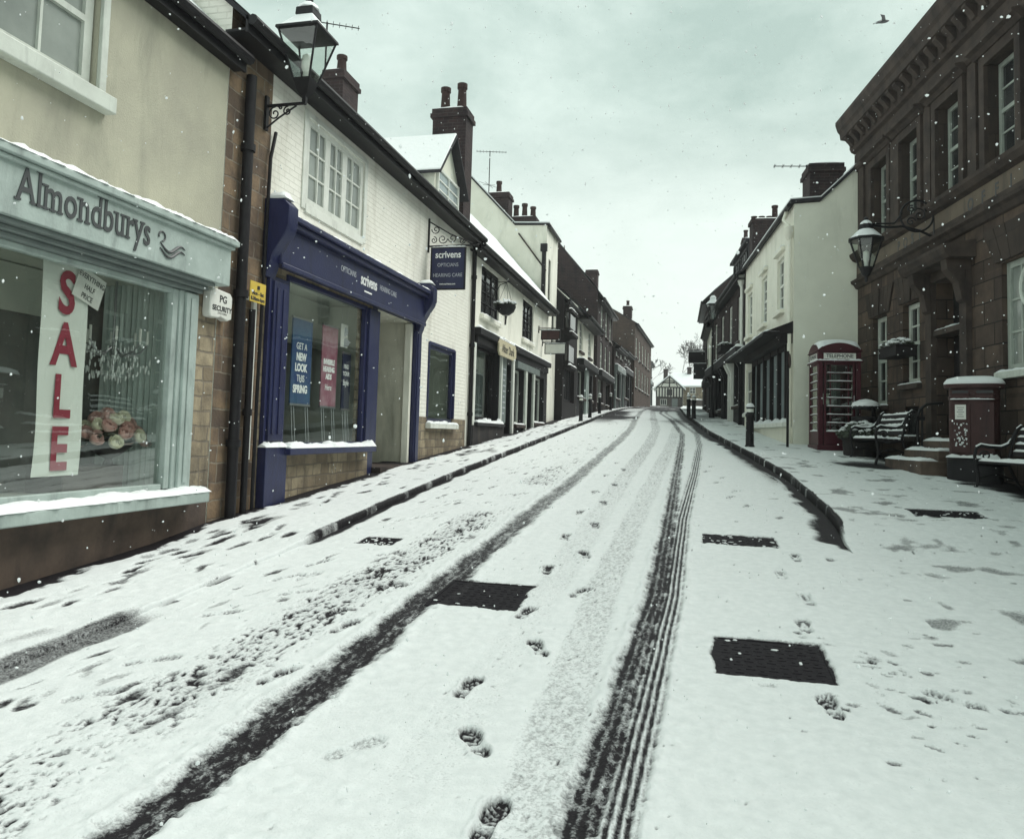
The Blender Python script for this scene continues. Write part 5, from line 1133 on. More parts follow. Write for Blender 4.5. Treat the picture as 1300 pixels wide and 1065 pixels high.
MB().box(FC, .1, 5.7, .003, .30, 3.98, 4.22).prism([FC.pt(.05, .003, 4.22), FC.pt(.05, .72, 4.16), FC.pt(.05, .70, 4.24), FC.pt(.05, .003, 4.52)], FC.d * 7.3).build('canopy', 'black_timber', hC, bev=.006)
MB().cap(FC, .05, 7.3, .30, .70, 4.26, .05, jit=.7).build('snow', 'snow', hC.children[-1])
bw = MB(); 
for s in (.3, 1.25, 2.3, 3.35, 4.4, 5.3): bw.box(FC, s, s + .10, .0, .14, 2.06, 3.97)
bw.box(FC, .31, 5.39, -.02, .12, 3.86, 3.98).box(FC, .31, 5.39, -.02, .12, 2.04, 2.14)
bw = bw.build('bay_window', 'black_timber', hC, bev=.006); MB().box(FC, .35, 5.35, .03, .04, 2.1, 3.9).build('pane', 'pane_blue_reflect', bw, smooth=False)
MB().box(FC, .15, 5.55, .003, .24, 1.93, 2.035).build('sill', 'white_paint', bw); MB().cap(FC, .16, 5.54, .02, .24, 2.035, .07, jit=.6).build('sill_snow', 'snow', bw)
MB().box(FC, .10, 5.6, .003, .12, .9, 1.925).build('stall_riser', 'cream_wall', hC, bev=.01)
window(hC, FC, 5.9, 7.4, 2.45, 3.9, -.1, 2, 2, 'white_paint', 'pane_dark', .07, .04, sill=.12, sillm='white_paint')
b = MB().tube([FC.pt(.12, .08, 6.6), FC.pt(.12, .08, 1.35)], .05, 10); b.lathe(FC.pt(.12, .1, 6.55), [(.05, 0), (.12, .14), (.14, .32), (.12, .34)], 10); b.build('drainpipe', 'cream_wall', hC)
b = MB().tube([FC.pt(.1, .1, 6.9), FC.pt(.3, .2, 7.1), FC.pt(.45, .1, 7.36)], .04, 8).build('drainpipe', 'cream_wall', hC)
MB().tube([FC.pt(0.02, .12, 7.40), FC.pt(7.68, .12, 7.40)], .055, 8).build('gutter', 'black_metal', hC)
chimney(hC, FC, .25, 1.05, -1.22, -.42, 7.2, 8.52, 'brick_dark', 0)
b = MB().box(FC, 7.0, 7.66, -1.15, -.1, 7.2, 8.9); cm = b.build('chimney', 'brick_dark', hC); MB().box(FC, 6.96, 7.69, -1.2, -.05, 8.9, 9.02).build('cap', 'brick_dark', cm); MB().cap(FC, 7.0, 7.66, -1.15, -.1, 9.02, .05).build('snow', 'snow', cm)
for i in range(4):
    h_ = .18 if i else .55; MB().lathe(FC.pt(7.33, -.95 + .25 * i if i else -.82 + .0, 9.0), [(.10, 0), (.09, h_ * .85), (.11, h_ * .88), (.11, h_), (.07, h_)], 10).build('chimney_pot', 'terracotta', cm) if i else MB().lathe(FC.pt(7.33, -1.02 + .14, 9.0), [(.10, 0), (.09, h_ * .85), (.11, h_ * .88), (.11, h_), (.07, h_)], 10).build('chimney_pot', 'terracotta', cm)
t = aerial('tv_aerial', 'thin flat aerial sticking out left of the square chimney on the cream shop', FC.pt(.6, -.42, 8.3), .3, 3.3, 8, 1.5)

# ------------------------------------------------------------------ right row beyond
holes = [(a, a + .95, 5.1, 6.8, .12) for a in (8.7, 11.1, 13.6, 16.0)]
sh = [(8.6, 10.2, 2.8, 4.4, .25), (11.4, 12.4, 1.2, 4.3, .4), (13.4, 15.3, 2.8, 4.4, .25), (16.2, 17.2, 1.2, 4.3, .4)]
hR = house('dark_terrace_house', 'dark brick terrace house with a flat dormer beyond the cream corner shop', FC, 7.72, 18.2, 7.5, 10.3, 3.0, 7, 'brick_dark', holes, front_parts=[(7.72, 18.19, 4.75, 7.5, 'brick_dark', holes), (7.72, 18.19, .9, 4.75, 'dark_shop', sh)])
for q in holes: window(hR, FC, *q[:4], -.1, 2, 4, 'white_paint', 'pane_dark', .08, .03, True, sill=.1)
for q in (sh[0], sh[2]): window(hR, FC, *q[:4], -.2, 3, 1, 'green_white', 'pane_dark', .06, .05, sill=.12)
for q in (sh[1], sh[3]):
    d_ = MB().box(FC, q[0], q[1], -.38, -.34, 1.2, 4.3).build('door', 'black_timber', hR); MB().box(FC, q[0] + .2, q[1] - .2, -.338, -.33, 3.0, 4.0).build('pane', 'pane_dark', d_)
f = MB().box(FC, 7.8, 18.1, .003, .32, 4.45, 4.78).build('fascia', 'dark_shop', hR); MB().cap(FC, 7.8, 18.1, .0, .33, 4.78, .08, step=.1).build('snow', 'snow', f)
for s in (8.3, 10.45, 11.15, 12.55, 13.1, 15.5, 15.95, 17.4):
    MB().box(FC, s, s + .16, .003, .12, 1.2, 4.1).prism([FC.pt(s - .02, .003, 4.1), FC.pt(s - .02, .14, 4.1), FC.pt(s - .02, .30, 4.44), FC.pt(s - .02, .003, 4.44)], FC.d * .2).build('pilaster', 'white_paint' if s in (10.45, 11.15) else 'dark_shop', hR, bev=.006)
b = MB().tube([FC.pt(8.05, .08, 7.0), FC.pt(8.05, .08, 4.85)], .055, 8).lathe(FC.pt(8.05, .1, 6.9), [(.05, 0), (.13, .2), (.14, .4)], 8).build('drainpipe', 'white_paint', hR)
b = MB().box(FC, 10.0, 14.2, -1.9, -.45, 7.6, 9.0).build('dormer', 'slate', hR); MB().box(FC, 9.9, 14.3, -2.0, -.30, 9.0, 9.1).build('dormer_roof', 'slate', b); MB().cap(FC, 9.9, 14.3, -1.95, -.3, 9.1, .09, step=.2).build('dormer_snow', 'snow', b)
window(hR, FC, 10.3, 11.9, 8.0, 8.85, -.445, 3, 2, 'dark_shop', 'pane_dark', .06, .03, name='dormer_window'); window(hR, FC, 12.3, 13.9, 8.0, 8.85, -.445, 3, 2, 'dark_shop', 'pane_dark', .06, .03, name='dormer_window')
flower_basket('snow topped plant trough on the fascia of the dark terrace house', FC, 10.9, .30, 5.12, .22, 'winter flower baskets', trough=.7)
holes = [(a, a + .85, 4.9, 6.3, .12) for a in (18.9, 21.6)]
FC0 = FC; _p = FC.pt(18.2, 0, 0); FC = Fr(_p.x, _p.y, 1.2, 'R'); FC.p = FC.p - FC.d * 18.2
hQ = house('pale_house', 'narrow pale fronted house beyond the dark terrace on the right', FC, 18.22, 23.6, 7.3, 10.4, 3.2, 7, 'cream_wall', holes, front_parts=[(18.22, 23.59, 4.6, 7.3, 'cream_gable', holes), (18.22, 23.59, 1.2, 4.6, 'dark_shop', [(18.8, 20.8, 3.0, 4.2, .2)])])
for q in holes: window(hQ, FC, *q[:4], -.1, 2, 4, 'dark_shop', 'pane_dark', .07, .03, sill=.08)
window(hQ, FC, 18.8, 20.8, 3.0, 4.2, -.16, 3, 1, 'green_white', 'pane_dark', .06, .05, sill=.1)
f = MB().box(FC, 18.3, 23.5, .003, .3, 4.3, 4.6).build('fascia', 'dark_shop', hQ); MB().cap(FC, 18.3, 23.5, .0, .3, 4.6, .07, step=.1).build('snow', 'snow', f)
hW = house('last_right_house', 'tall dark brick house ending the right row against the sky', FC, 23.62, 31.0, 9.3, 12.0, 3.0, 7, 'brick_dark', [(24.5, 25.4, 5.4, 6.9, .12), (27.5, 28.4, 5.4, 6.9, .12), (24.5, 25.4, 7.6, 8.9, .12), (27.5, 28.4, 7.6, 8.9, .12), (25.0, 27.5, 3.4, 4.6, .2)])
for q in ((24.5, 25.4, 5.4, 6.9), (27.5, 28.4, 5.4, 6.9), (24.5, 25.4, 7.6, 8.9), (27.5, 28.4, 7.6, 8.9)): window(hW, FC, *q, -.1, 2, 4, 'white_paint', 'pane_dark', .07, .03, True, sill=.1)
window(hW, FC, 25.0, 27.5, 3.4, 4.6, -.16, 3, 1, 'green_white', 'pane_dark', .06, .05, sill=.1)
chimney(hW, FC, 23.7, 24.4, -2.6, -1.8, 10.5, 12.6, 'brick_dark', 2)
hang_sign('hanging_sign', 'wide dark board hanging highest at the end of the right row', FC, 24.2, .12, 1.0, 6.35, 5.75, .85, 'black_timber', [], plate=(.2, .05), group=None)
hang_sign('hanging_sign', 'squarish dark board hanging lower and nearer than the wide one', FC, 22.6, .10, .8, 5.55, 4.75, .62, 'dark_shop', [], plate=(.2, .05), group=None)
t = thing('street_lamp', 'black lamp post with snow capped lantern before the dark right row', 'street lamp', (.74, 33.6, gh(.74, 33.6)))
q = Vector((.74, 33.6, gh(.74, 33.6) - .05)); FLp = Fr(q.x, q.y, 0)
MB().lathe(q, [(.12, 0), (.12, .25), (.08, .3), (.07, .9), (.05, 1.0), (.045, 4.1), (.07, 4.15), (.03, 4.25)], 12).tube([q + Vector((-.3, 0, 3.9)), q + Vector((.3, 0, 3.9))], .018, 6).build('post', 'black_metal', t)
cq = q + Vector((0, 0, 4.2)); b = MB().lathe(cq, [(.10, 0), (.12, .03)], 6).lathe(cq, [(.27, .62), (.31, .64), (.30, .68), (.12, .86), (.11, .94), (.13, .96), (.05, 1.08), (.02, 1.2)], 6)
for i in range(6): d = Vector((math.cos(i * 1.0472), math.sin(i * 1.0472), 0)); b.tube([cq + d * .11 + Vector((0, 0, .02)), cq + d * .27 + Vector((0, 0, .63))], .013, 5)
b.build('frame', 'black_metal', t); MB().lathe(cq, [(.108, .02), (.262, .62)], 6, open_=True).build('pane', 'lantern_glass', t, smooth=False); MB().lathe(cq, [(.30, .685), (.24, .76), (.13, .87), (.12, .95), (.14, .965), (.06, 1.06)], 10).build('snow', 'snow', t)

# ------------------------------------------------------------------ post office
FP = Fr(3.83, 19.93, 8.2, 'R')
c = FP.pt(-8, -1, 0); hP = thing('post_office', 'two storey dark stone office with heavy bracketed cornice on the right', 'building', (c.x, c.y, gz(c.y)))
low = [(-1.78, -.95, 2.42, 4.42, .26), (-3.42, -2.62, 2.80, 4.45, .26), (-3.35, -2.68, 1.75, 2.35, .2), (-5.2, -4.15, .9, 4.62, .38), (-7.75, -6.40, 2.76, 4.5, .22), (-10.3, -8.95, 2.76, 4.5, .22), (-12.3, -11.2, .6, 4.5, .38), (-15.0, -13.6, 2.6, 4.5, .22)]
upw = [(a - .45, a + .45, 6.25, 7.92, .30) for a in (-1.48, -3.03, -4.72, -6.5, -8.3, -10.1, -11.9, -13.7)]
b = MB(); wall(b, FP, -17, 0, -.4, 5.3, low); b.build('wall', 'ashlar', hP, smooth=False)
b = MB(); wall(b, FP, -17, 0, 5.3, 8.62, upw); b.build('wall', 'ashlar_smooth', hP, smooth=False)
for s in (-17, 0): MB().poly([FP.pt(s, -.002, -.4), FP.pt(s, -.002, 9.4), FP.pt(s, -9, 9.4), FP.pt(s, -9, -.4)]).build('gable_wall', 'ashlar_smooth', hP, smooth=False)
MB().prism([FP.pt(-17, o, z) for o, z in ((.003, 5.28), (.05, 5.30), (.10, 5.38), (.16, 5.42), (.17, 5.48), (.03, 5.52), (.025, 5.93), (.12, 5.97), (.19, 6.06), (.20, 6.13), (.02, 6.18), (.003, 6.18))], FP.d * 17).build('string_course', 'stone_trim', hP, smooth=False)
sc_ = hP.children[-1]
cor = MB().prism([FP.pt(-17.2, o, z) for o, z in ((.003, 8.18), (.06, 8.20), (.10, 8.26), (.10, 8.34), (.04, 8.36), (.04, 8.66), (.12, 8.70), (.16, 8.78), (.16, 8.98), (.38, 9.02), (.40, 9.16), (.45, 9.22), (.50, 9.38), (.50, 9.46), (.003, 9.52))], FP.d * 17.3).build('cornice', 'stone_trim', hP, smooth=False)
for i in range(46):
    s = -.22 - i * .365; md = MB().prism([FP.pt(s, .162, 8.76), FP.pt(s, .20, 8.77), FP.pt(s, .24, 8.84), FP.pt(s, .31, 8.92), FP.pt(s, .35, 8.96), FP.pt(s, .35, 9.014), FP.pt(s, .162, 9.014)], FP.d * .15)
    md.build('bracket', 'stone_trim', cor, smooth=False)
MB().cap(FP, -17, .05, .14, .485, 9.47, .05, step=.15).build('snow', 'snow', cor)
MB().poly([FP.pt(-17, .1, 9.5), FP.pt(0, .1, 9.5), FP.pt(0, -9, 9.6), FP.pt(-17, -9, 9.6)]).build('roof', 'snow', hP)
for u in upw:
    w = window(hP, FP, u[0], u[1], u[2], u[3], -.22, 2, 4, 'sash_paint', 'pane_dark', .08, .03, True)
    a, c_ = u[0], u[1]
    b = MB().box(FP, a - .16, a, .003, .07, 6.2, 7.92).box(FP, c_, c_ + .16, .003, .07, 6.2, 7.92).box(FP, a - .16, c_ + .16, .003, .072, 7.92, 8.10); b.build('architrave', 'stone_trim', w, smooth=False)
    b = MB().prism([FP.pt(a - .28, o, z) for o, z in ((.003, 8.10), (.10, 8.10), (.16, 8.17), (.24, 8.20), (.25, 8.26), (.003, 8.30))], FP.d * (c_ - a + .56)).build('hood', 'stone_trim', w, smooth=False)
for s in (-.35, -2.25, -3.88, -5.6, -7.4, -9.2, -11.0, -12.8): MB().box(FP, s - .14, s + .14, .003, .05, 6.2, 8.17).build('pilaster', 'stone_trim', hP, smooth=False)
for u, (cc, rr_, m_) in zip(low, ((2, 4, 'white_paint'), (2, 4, 'white_paint'), None, None, (4, 4, 'green_white'), (4, 4, 'green_white'), None, (4, 4, 'green_white')) if False else ((2, 4, 'green_white'), (2, 4, 'green_white'), (1, 1, 'black_timber'), (0, 0, ''), (4, 3, 'sash_paint'), (4, 3, 'sash_paint'), (0, 0, ''), (4, 3, 'sash_paint'))):
    if cc == 0: continue
    w = window(hP, FP, u[0], u[1], u[2], u[3], -u[4] + .09, cc, rr_, m_, 'pane_dark' if cc < 4 else 'pane_net_sky', .10 if cc > 1 else .05, .035, rr_ == 4, sill=.10 if cc > 1 else .12, sillm='stone_trim' if cc < 4 else 'green_white')
    # rusticated flat arch over the opening
    if cc > 1:
        v = MB(); n = 7; mid = (u[0] + u[1]) / 2
        for i in range(n):
            x0 = u[0] - .15 + (u[1] - u[0] + .3) * i / n; x1 = u[0] - .15 + (u[1] - u[0] + .3) * (i + 1) / n - .012
            f_ = 1.45; v.prism([FP.pt(x0, .003, u[3] + .03), FP.pt(x1, .003, u[3] + .03), FP.pt(mid + (x1 - mid) * f_, .003, u[3] + .62), FP.pt(mid + (x0 - mid) * f_, .003, u[3] + .62)], FP.n * (.035 if i != n // 2 else .06))
        v.build('flat_arch', 'ashlar_smooth', w, smooth=False)
w = hP
for a, c_ in ((-5.2, -4.15), (-12.3, -11.2)):
    d_ = MB().box(FP, a, c_, -.36, -.30, .9, 3.62).box(FP, a + .10, (a + c_) / 2 - .05, -.30, -.28, 1.85, 2.45).box(FP, (a + c_) / 2 + .05, c_ - .10, -.30, -.28, 1.85, 2.45).box(FP, a + .10, (a + c_) / 2 - .05, -.30, -.28, 2.6, 3.5).box(FP, (a + c_) / 2 + .05, c_ - .10, -.30, -.28, 2.6, 3.5).build('door', 'black_timber', hP, bev=.006)
    MB().lathe(FP.pt(c_ - .2, -.26, 2.55), [(.0, 0), (.03, .02), (.03, .05), (0, .07)], 8).build('handle', 'grey_metal', d_)
    MB().box(FP, a, c_, -.34, -.30, 3.72, 4.60).build('fanlight', 'pane_dark', hP, smooth=False)
    b = MB().box(FP, a - .03, c_ + .03, -.3, .06, 3.62, 3.72).build('transom', 'stone_trim', hP); MB().cap(FP, a + .02, c_ - .02, -.28, .06, 3.72, .04).build('snow', 'snow', b)
    b = MB().box(FP, a - .26, a - .02, .003, .10, .8, 4.62).box(FP, c_ + .02, c_ + .26, .003, .10, .8, 4.62).box(FP, a - .26, c_ + .26, .003, .11, 4.62, 4.80); b.build('door_surround', 'stone_trim', hP, smooth=False)
    for q in (a - .26, c_ + .04): MB().prism([FP.pt(q, .10, 4.05), FP.pt(q, .16, 4.10), FP.pt(q, .22, 4.40), FP.pt(q, .40, 4.62), FP.pt(q, .42, 4.80), FP.pt(q, .11, 4.80)], FP.d * .22).build('console', 'stone_trim', hP, smooth=False)
    MB().prism([FP.pt(a - .42, o, z) for o, z in ((.003, 4.80), (.44, 4.80), (.50, 4.86), (.54, 4.96), (.54, 5.02), (.003, 5.10))], FP.d * (c_ - a + .84)).build('door_hood', 'stone_trim', hP, smooth=False)
g1 = gh(4.2, 15.3)
for i, (o1, z) in enumerate(((1.05, g1 + .15), (.72, g1 + .32), (.40, g1 + .49))):
    MB().box(FP, -5.9 + .1 * i, -4.42 - .02 * i, .004, o1, g1 - .4, z).build('step', 'plinth_stone', hP, bev=.012); MB().cap(FP, -5.87 + .1 * i, -4.44 - .02 * i, o1 - .30, o1 + .01, z, .045).build('snow', 'snow', hP.children[-1])
MB().box(FP, -17, 0, .002, .07, -.2, 1.72).build('plinth', 'stone_trim', hP, smooth=False) if False else None
MB().box(FP, -16.9, -.05, .0245, .0285, 5.54, 5.92).build('frieze', 'frieze_stone', sc_, smooth=False)
for w_, s0, st in (('POST', -2.50, -.335), ('OFFICE', -5.50, -.42)):
    for i, ch in enumerate(w_): text(ch, .30, 'lettering', 'ink', sc_, on(FP, s0 + st * i, .029, 5.72), fat=.006, sx=.85, ext=.002)
t = thing('handrail', 'black iron handrail curving down beside the stone steps', 'handrail', tuple(FP.pt(-3.7, 1.0, g1)))
b = MB()
s = -4.40
b.tube([FP.pt(s, .46, g1 - .05), FP.pt(s, .46, g1 + .92), FP.pt(s, .42, g1 + 1.06), FP.pt(s, .30, g1 + 1.16), FP.pt(s, .02, g1 + 1.19)], .026, 8).tube([FP.pt(s, .38, g1 - .05), FP.pt(s, .38, g1 + 1.09)], .02, 8).box(FP, s - .03, s + .03, .34, .49, g1 + .86, g1 + .93)
b.build('rail', 'black_metal', t)
lantern('snow capped lantern on the large circular scroll bracket of the stone office', FP, -4.12, 1.27, 4.74, 1.15, .50, 5.76, sides=8, big=True)
flower_basket('plant trough fixed across the second narrow window of the stone office', FP, -2.98, .26, 3.55, .2, 'winter flower baskets', trough=.45)
# round pale disc sign behind the big window
t = thing('window_sign', 'pale oval ring sign inside the big window of the stone office', 'sign', tuple(FP.pt(-6.95, -.1, 3.9)))
MB().tube([FP.pt(-6.98 + .21 * math.cos(a * .262), -.09, 4.05 + .30 * math.sin(a * .262)) for a in range(25)], .03, 8, False).build('ring', 'green_white', t)

# ------------------------------------------------------------------ street furniture
def phone_box(x, y, rz):
    z = gh(x, y) - .01; fr = Loc(x, y, z, rz); t = thing('phone_box', 'old red telephone box with a snowy domed roof against the cream gable', 'phone box', (x, y, z)); h = .45
    b = MB().box(fr, -h - .02, h + .02, -h - .02, h + .02, 0, .12)
    for sx in (-1, 1):
        for sy in (-1, 1): b.box(fr, min(sx * h, sx * (h - .10)), max(sx * h, sx * (h - .10)), min(sy * h, sy * (h - .10)), max(sy * h, sy * (h - .10)), .12, 1.98)
    b.box(fr, -h + .1, h - .1, h - .06, h - .02, .12, 1.98)
    b.build('body', 'phone_red', t, bev=.01)
    MB().box(fr, -h - .005, h + .005, -h - .005, h + .005, 1.98, 2.20).box(fr, -h - .035, h + .035, -h - .035, h + .035, 1.955, 1.995).box(fr, -h - .03, h + .03, -h - .03, h + .03, 2.20, 2.225).build('canopy', 'phone_red', t, bev=.008)
    # segmental pediments and saucer dome
    n = 12; b = MB(); arc = [(-h + 2 * h * i / n, 2.225 + .15 * math.sin(math.pi * i / n) ** .8 + .02) for i in range(n + 1)]
    for y0, y1 in ((-h - .01, -h + .07), (h - .07, h + .01)): b.prism([fr.pt(-h, y0, 2.225)] + [fr.pt(q, y0, w) for q, w in arc] + [fr.pt(h, y0, 2.225)], fr.pt(0, y1, 0) - fr.pt(0, y0, 0))
    for x0, x1 in ((-h - .01, -h + .07), (h - .07, h + .01)): b.prism([fr.pt(x0, -h, 2.225)] + [fr.pt(x0, q, w) for q, w in arc] + [fr.pt(x0, h, 2.225)], fr.pt(x1, 0, 0) - fr.pt(x0, 0, 0))
    k = len(b.v); m = 12
    for i in range(m + 1):
        for j in range(m + 1):
            u, v = -1 + 2 * i / m, -1 + 2 * j / m; b.v.append(fr.pt(u * (h - .03), v * (h - .03), 2.24 + .17 * (1 - u * u) ** .5 * .5 + .17 * (1 - v * v) ** .5 * .5))
    for i in range(m):
        for j in range(m): q = k + i * (m + 1) + j; b.f.append([q, q + 1, q + m + 2, q + m + 1])
    b.build('roof', 'phone_red', t)
    b = MB(); k = 0
    for i in range(m + 1):
        for j in range(m + 1):
            u, v = -1 + 2 * i / m, -1 + 2 * j / m; e = 1 if max(abs(u), abs(v)) < .99 else .0; b.v.append(fr.pt(u * (h - .0), v * (h - .0), 2.245 + .10 * (1 - u * u) ** .5 + .10 * (1 - v * v) ** .5 + .06 * e + .006 * random.random()))
    for i in range(m):
        for j in range(m): q = k + i * (m + 1) + j; b.f.append([q, q + 1, q + m + 2, q + m + 1])
    b.build('roof_snow', 'snow', t)
    snow = MB(); snow.cap(fr, -h - .02, h + .02, -h - .035, -h + .0, 1.994, .03, step=.03)
    sl = Loc(*fr.pt(0, 0, 0), rz + math.pi / 2); snow.cap(sl, -h - .02, h + .02, h - .0, h + .035, 1.994, .03, step=.03)
    for face in range(3):                         # front, left, right
        f2 = Loc(x, y, z, rz + (0, -math.pi / 2, math.pi / 2)[face]); a, c_ = -h + .10, h - .10; b = MB(); o0, o1 = -h + .012, -h + .05
        if face == 0: a, c_ = a + .02, c_ - .02; b.box(f2, a, a + .05, o0, o1, .13, 1.95).box(f2, c_ - .05, c_, o0, o1, .13, 1.95); a += .05; c_ -= .05
        b.box(f2, a, c_, o0, o1, .13, .42).box(f2, a, c_, o0, o1, 1.90, 1.955)
        for q in (a + .09, c_ - .09): b.box(f2, q - .012, q + .012, o0 + .004, o1 - .004, .42, 1.90)
        for i in range(1, 8): zz = .42 + 1.48 * i / 8; b.box(f2, a, c_, o0 + .006, o1 - .006, zz - .011, zz + .011); snow.cap(f2, a + .01, c_ - .01, -h + .0, -h + .03, zz + .010, .016, step=.04)
        snow.cap(f2, a, c_, -h + .0, -h + .035, .42, .03, step=.04)
        d_ = b.build('door' if face == 0 else 'side_panel', 'phone_red', t)
        MB().box(f2, a, c_, o0 + .016, o0 + .022, .42, 1.90).build('pane', 'lantern_glass', d_, smooth=False)
        MB().box(f2, -.34, .34, -h - .012, -h - .006, 2.03, 2.16).build('sign_panel', 'white_plastic', t)
        text('TELEPHONE', .115, 'lettering', 'ink', t, (lambda ff: lambda px, py, e: ff.pt(px, -h - .013 - e, 2.095 + py))(f2), ext=.001, sx=.92, fat=.002)
        if face == 0: MB().tube([f2.pt(c_ + .02, -h - .02, 1.05), f2.pt(c_ + .02, -h - .02, 1.22)], .012, 8).build('handle', 'grey_metal', d_)
    MB().box(fr, -.2, .2, .25, .36, .9, 1.75).build('telephone', 'ink', t, bev=.01); MB().box(fr, -.22, -.06, .24, .25, 1.05, 1.3).build('notice', 'paper', t)
    snow.build('snow', 'snow', t)
phone_box(3.10, 18.72, R(4.9))

def bollard(label, x, y, h=.98, r=.055, base=None):
    z = gh(x, y) - .03; q = Vector((x, y, z)); t = thing('bollard', label, 'bollard', q, 'bollards along the kerbs')
    MB().lathe(q, [(r * 1.5, 0), (r * 1.5, .06), (r * 1.25, .1), (r * 1.15, h * .72), (r * 1.4, h * .75), (r * 1.4, h * .80), (r * 1.0, h * .83), (r * 1.05, h * .94), (r * 1.3, h * .96), (r * .9, h), (.003, h * 1.02)], 14).build('post', 'black_metal', t)
    MB().lathe(q, [(r * 1.42, h * .84), (r * 1.30, h * .92)] if False else [(r * 1.12, h * .845), (r * 1.12, h * .925)], 14, open_=True).build('band', 'white_paint', t)
    MB().lathe(q, [(r * 1.3, h * .965), (r * 1.25, h * 1.0), (r * .8, h * 1.045), (.004, h * 1.06)], 12).build('snow', 'snow', t)
bollard('nearest bollard, alone on the right pavement before the cream shop', 1.27, 18.7, 1.0, .075)
bollard('black bollard left of the lamp post by the right kerb, farther one', -.22, 34.6, .95, .07)
bollard('black bollard left of the lamp post by the right kerb, nearer one', .0, 32.4, .95, .07)
bollard('first of the left kerb bollards, nearest the white house', -4.12, 28.8, .98, .06)
bollard('second of the left kerb bollards by the timbered shop', -4.15, 31.6, .98, .06)
bollard('third of the left kerb bollards by the low cream eave', -4.4, 37.0, .98, .06)
bollard('farthest of the left kerb bollards by the brick house', -4.55, 43.5, .98, .06)

x, y = 2.12, 18.9; z = gh(x, y); t = thing('sign_post', 'thin dark post with a small round sign at the cream shop corner', 'sign post', (x, y, z))
MB().tube([(x, y, z - .05), (x, y, z + 2.25)], .03, 8).build('post', 'black_metal', t); fr = Loc(x, y, 0, R(75))
k = [fr.pt(.17 * math.cos(a * .3142), -.035, z + 2.02 + .17 * math.sin(a * .3142)) for a in range(20)]; MB().prism(k, fr.pt(0, -.012, 0) - fr.pt(0, 0, 0)).build('sign', 'post_red', t)

def litter_bin(x, y):
    z = gh(x, y); t = thing('litter_bin', 'round black litter bin with snow on its lid beside the phone box', 'litter bin', (x, y, z)); q = Vector((x, y, z - .02))
    MB().lathe(q, [(.25, 0), (.27, .03), (.26, .08), (.26, .72), (.285, .74), (.285, .80), (.26, .82)], 20).build('body', 'black_metal', t)
    b = MB()
    for a in (.6, 2.2, 3.7, 5.3): b.box(Loc(x, y, z, a), .20, .25, -.03, .03, .78, .98)
    b.lathe(q + Vector((0, 0, .98)), [(.29, 0), (.30, .03), (.27, .10), (.10, .16), (.01, .17)], 20).build('lid', 'black_metal', t)
    MB().lathe(q + Vector((0, 0, 1.01)), [(.285, .0), (.29, .04), (.26, .11), (.12, .17), (.01, .19)], 16).build('snow', 'snow', t)
    MB().lathe(q, [(.263, .42), (.268, .43), (.268, .47), (.263, .48)], 20, open_=True).build('band', 'lettering_dim', t)
litter_bin(3.60, 17.92)
def planter(x, y):
    z = gh(x, y); t = thing('planter', 'low dark planter of bushy plants capped with snow by the bench end', 'planter', (x, y, z)); q = Vector((x, y, z - .02)); rr = random.Random(4)
    MB().lathe(q, [(.30, 0), (.34, .05), (.36, .34), (.41, .36), (.41, .42), (.34, .42)], 18).build('pot', 'dark_plinth', t)
    lf, sn = MB(), MB()
    for i in range(150):
        a = rr.uniform(0, 6.28); d = rr.random() ** .5; c = q + Vector((.47 * d * math.cos(a), .47 * d * math.sin(a), .47 + .22 * (1 - d * d) + rr.uniform(-.08, .04)))
        lf.blob(c, .06, .05, .03, 5, 3, .3, rr)
        if c.z > q.z + .5 and rr.random() < .6: sn.blob(c + Vector((0, 0, .03)), .06, .06, .025, 6, 4, .3, rr)
    lf.build('plants', 'leaf_dark', t); sn.build('snow', 'snow', t)
planter(3.38, 17.28)

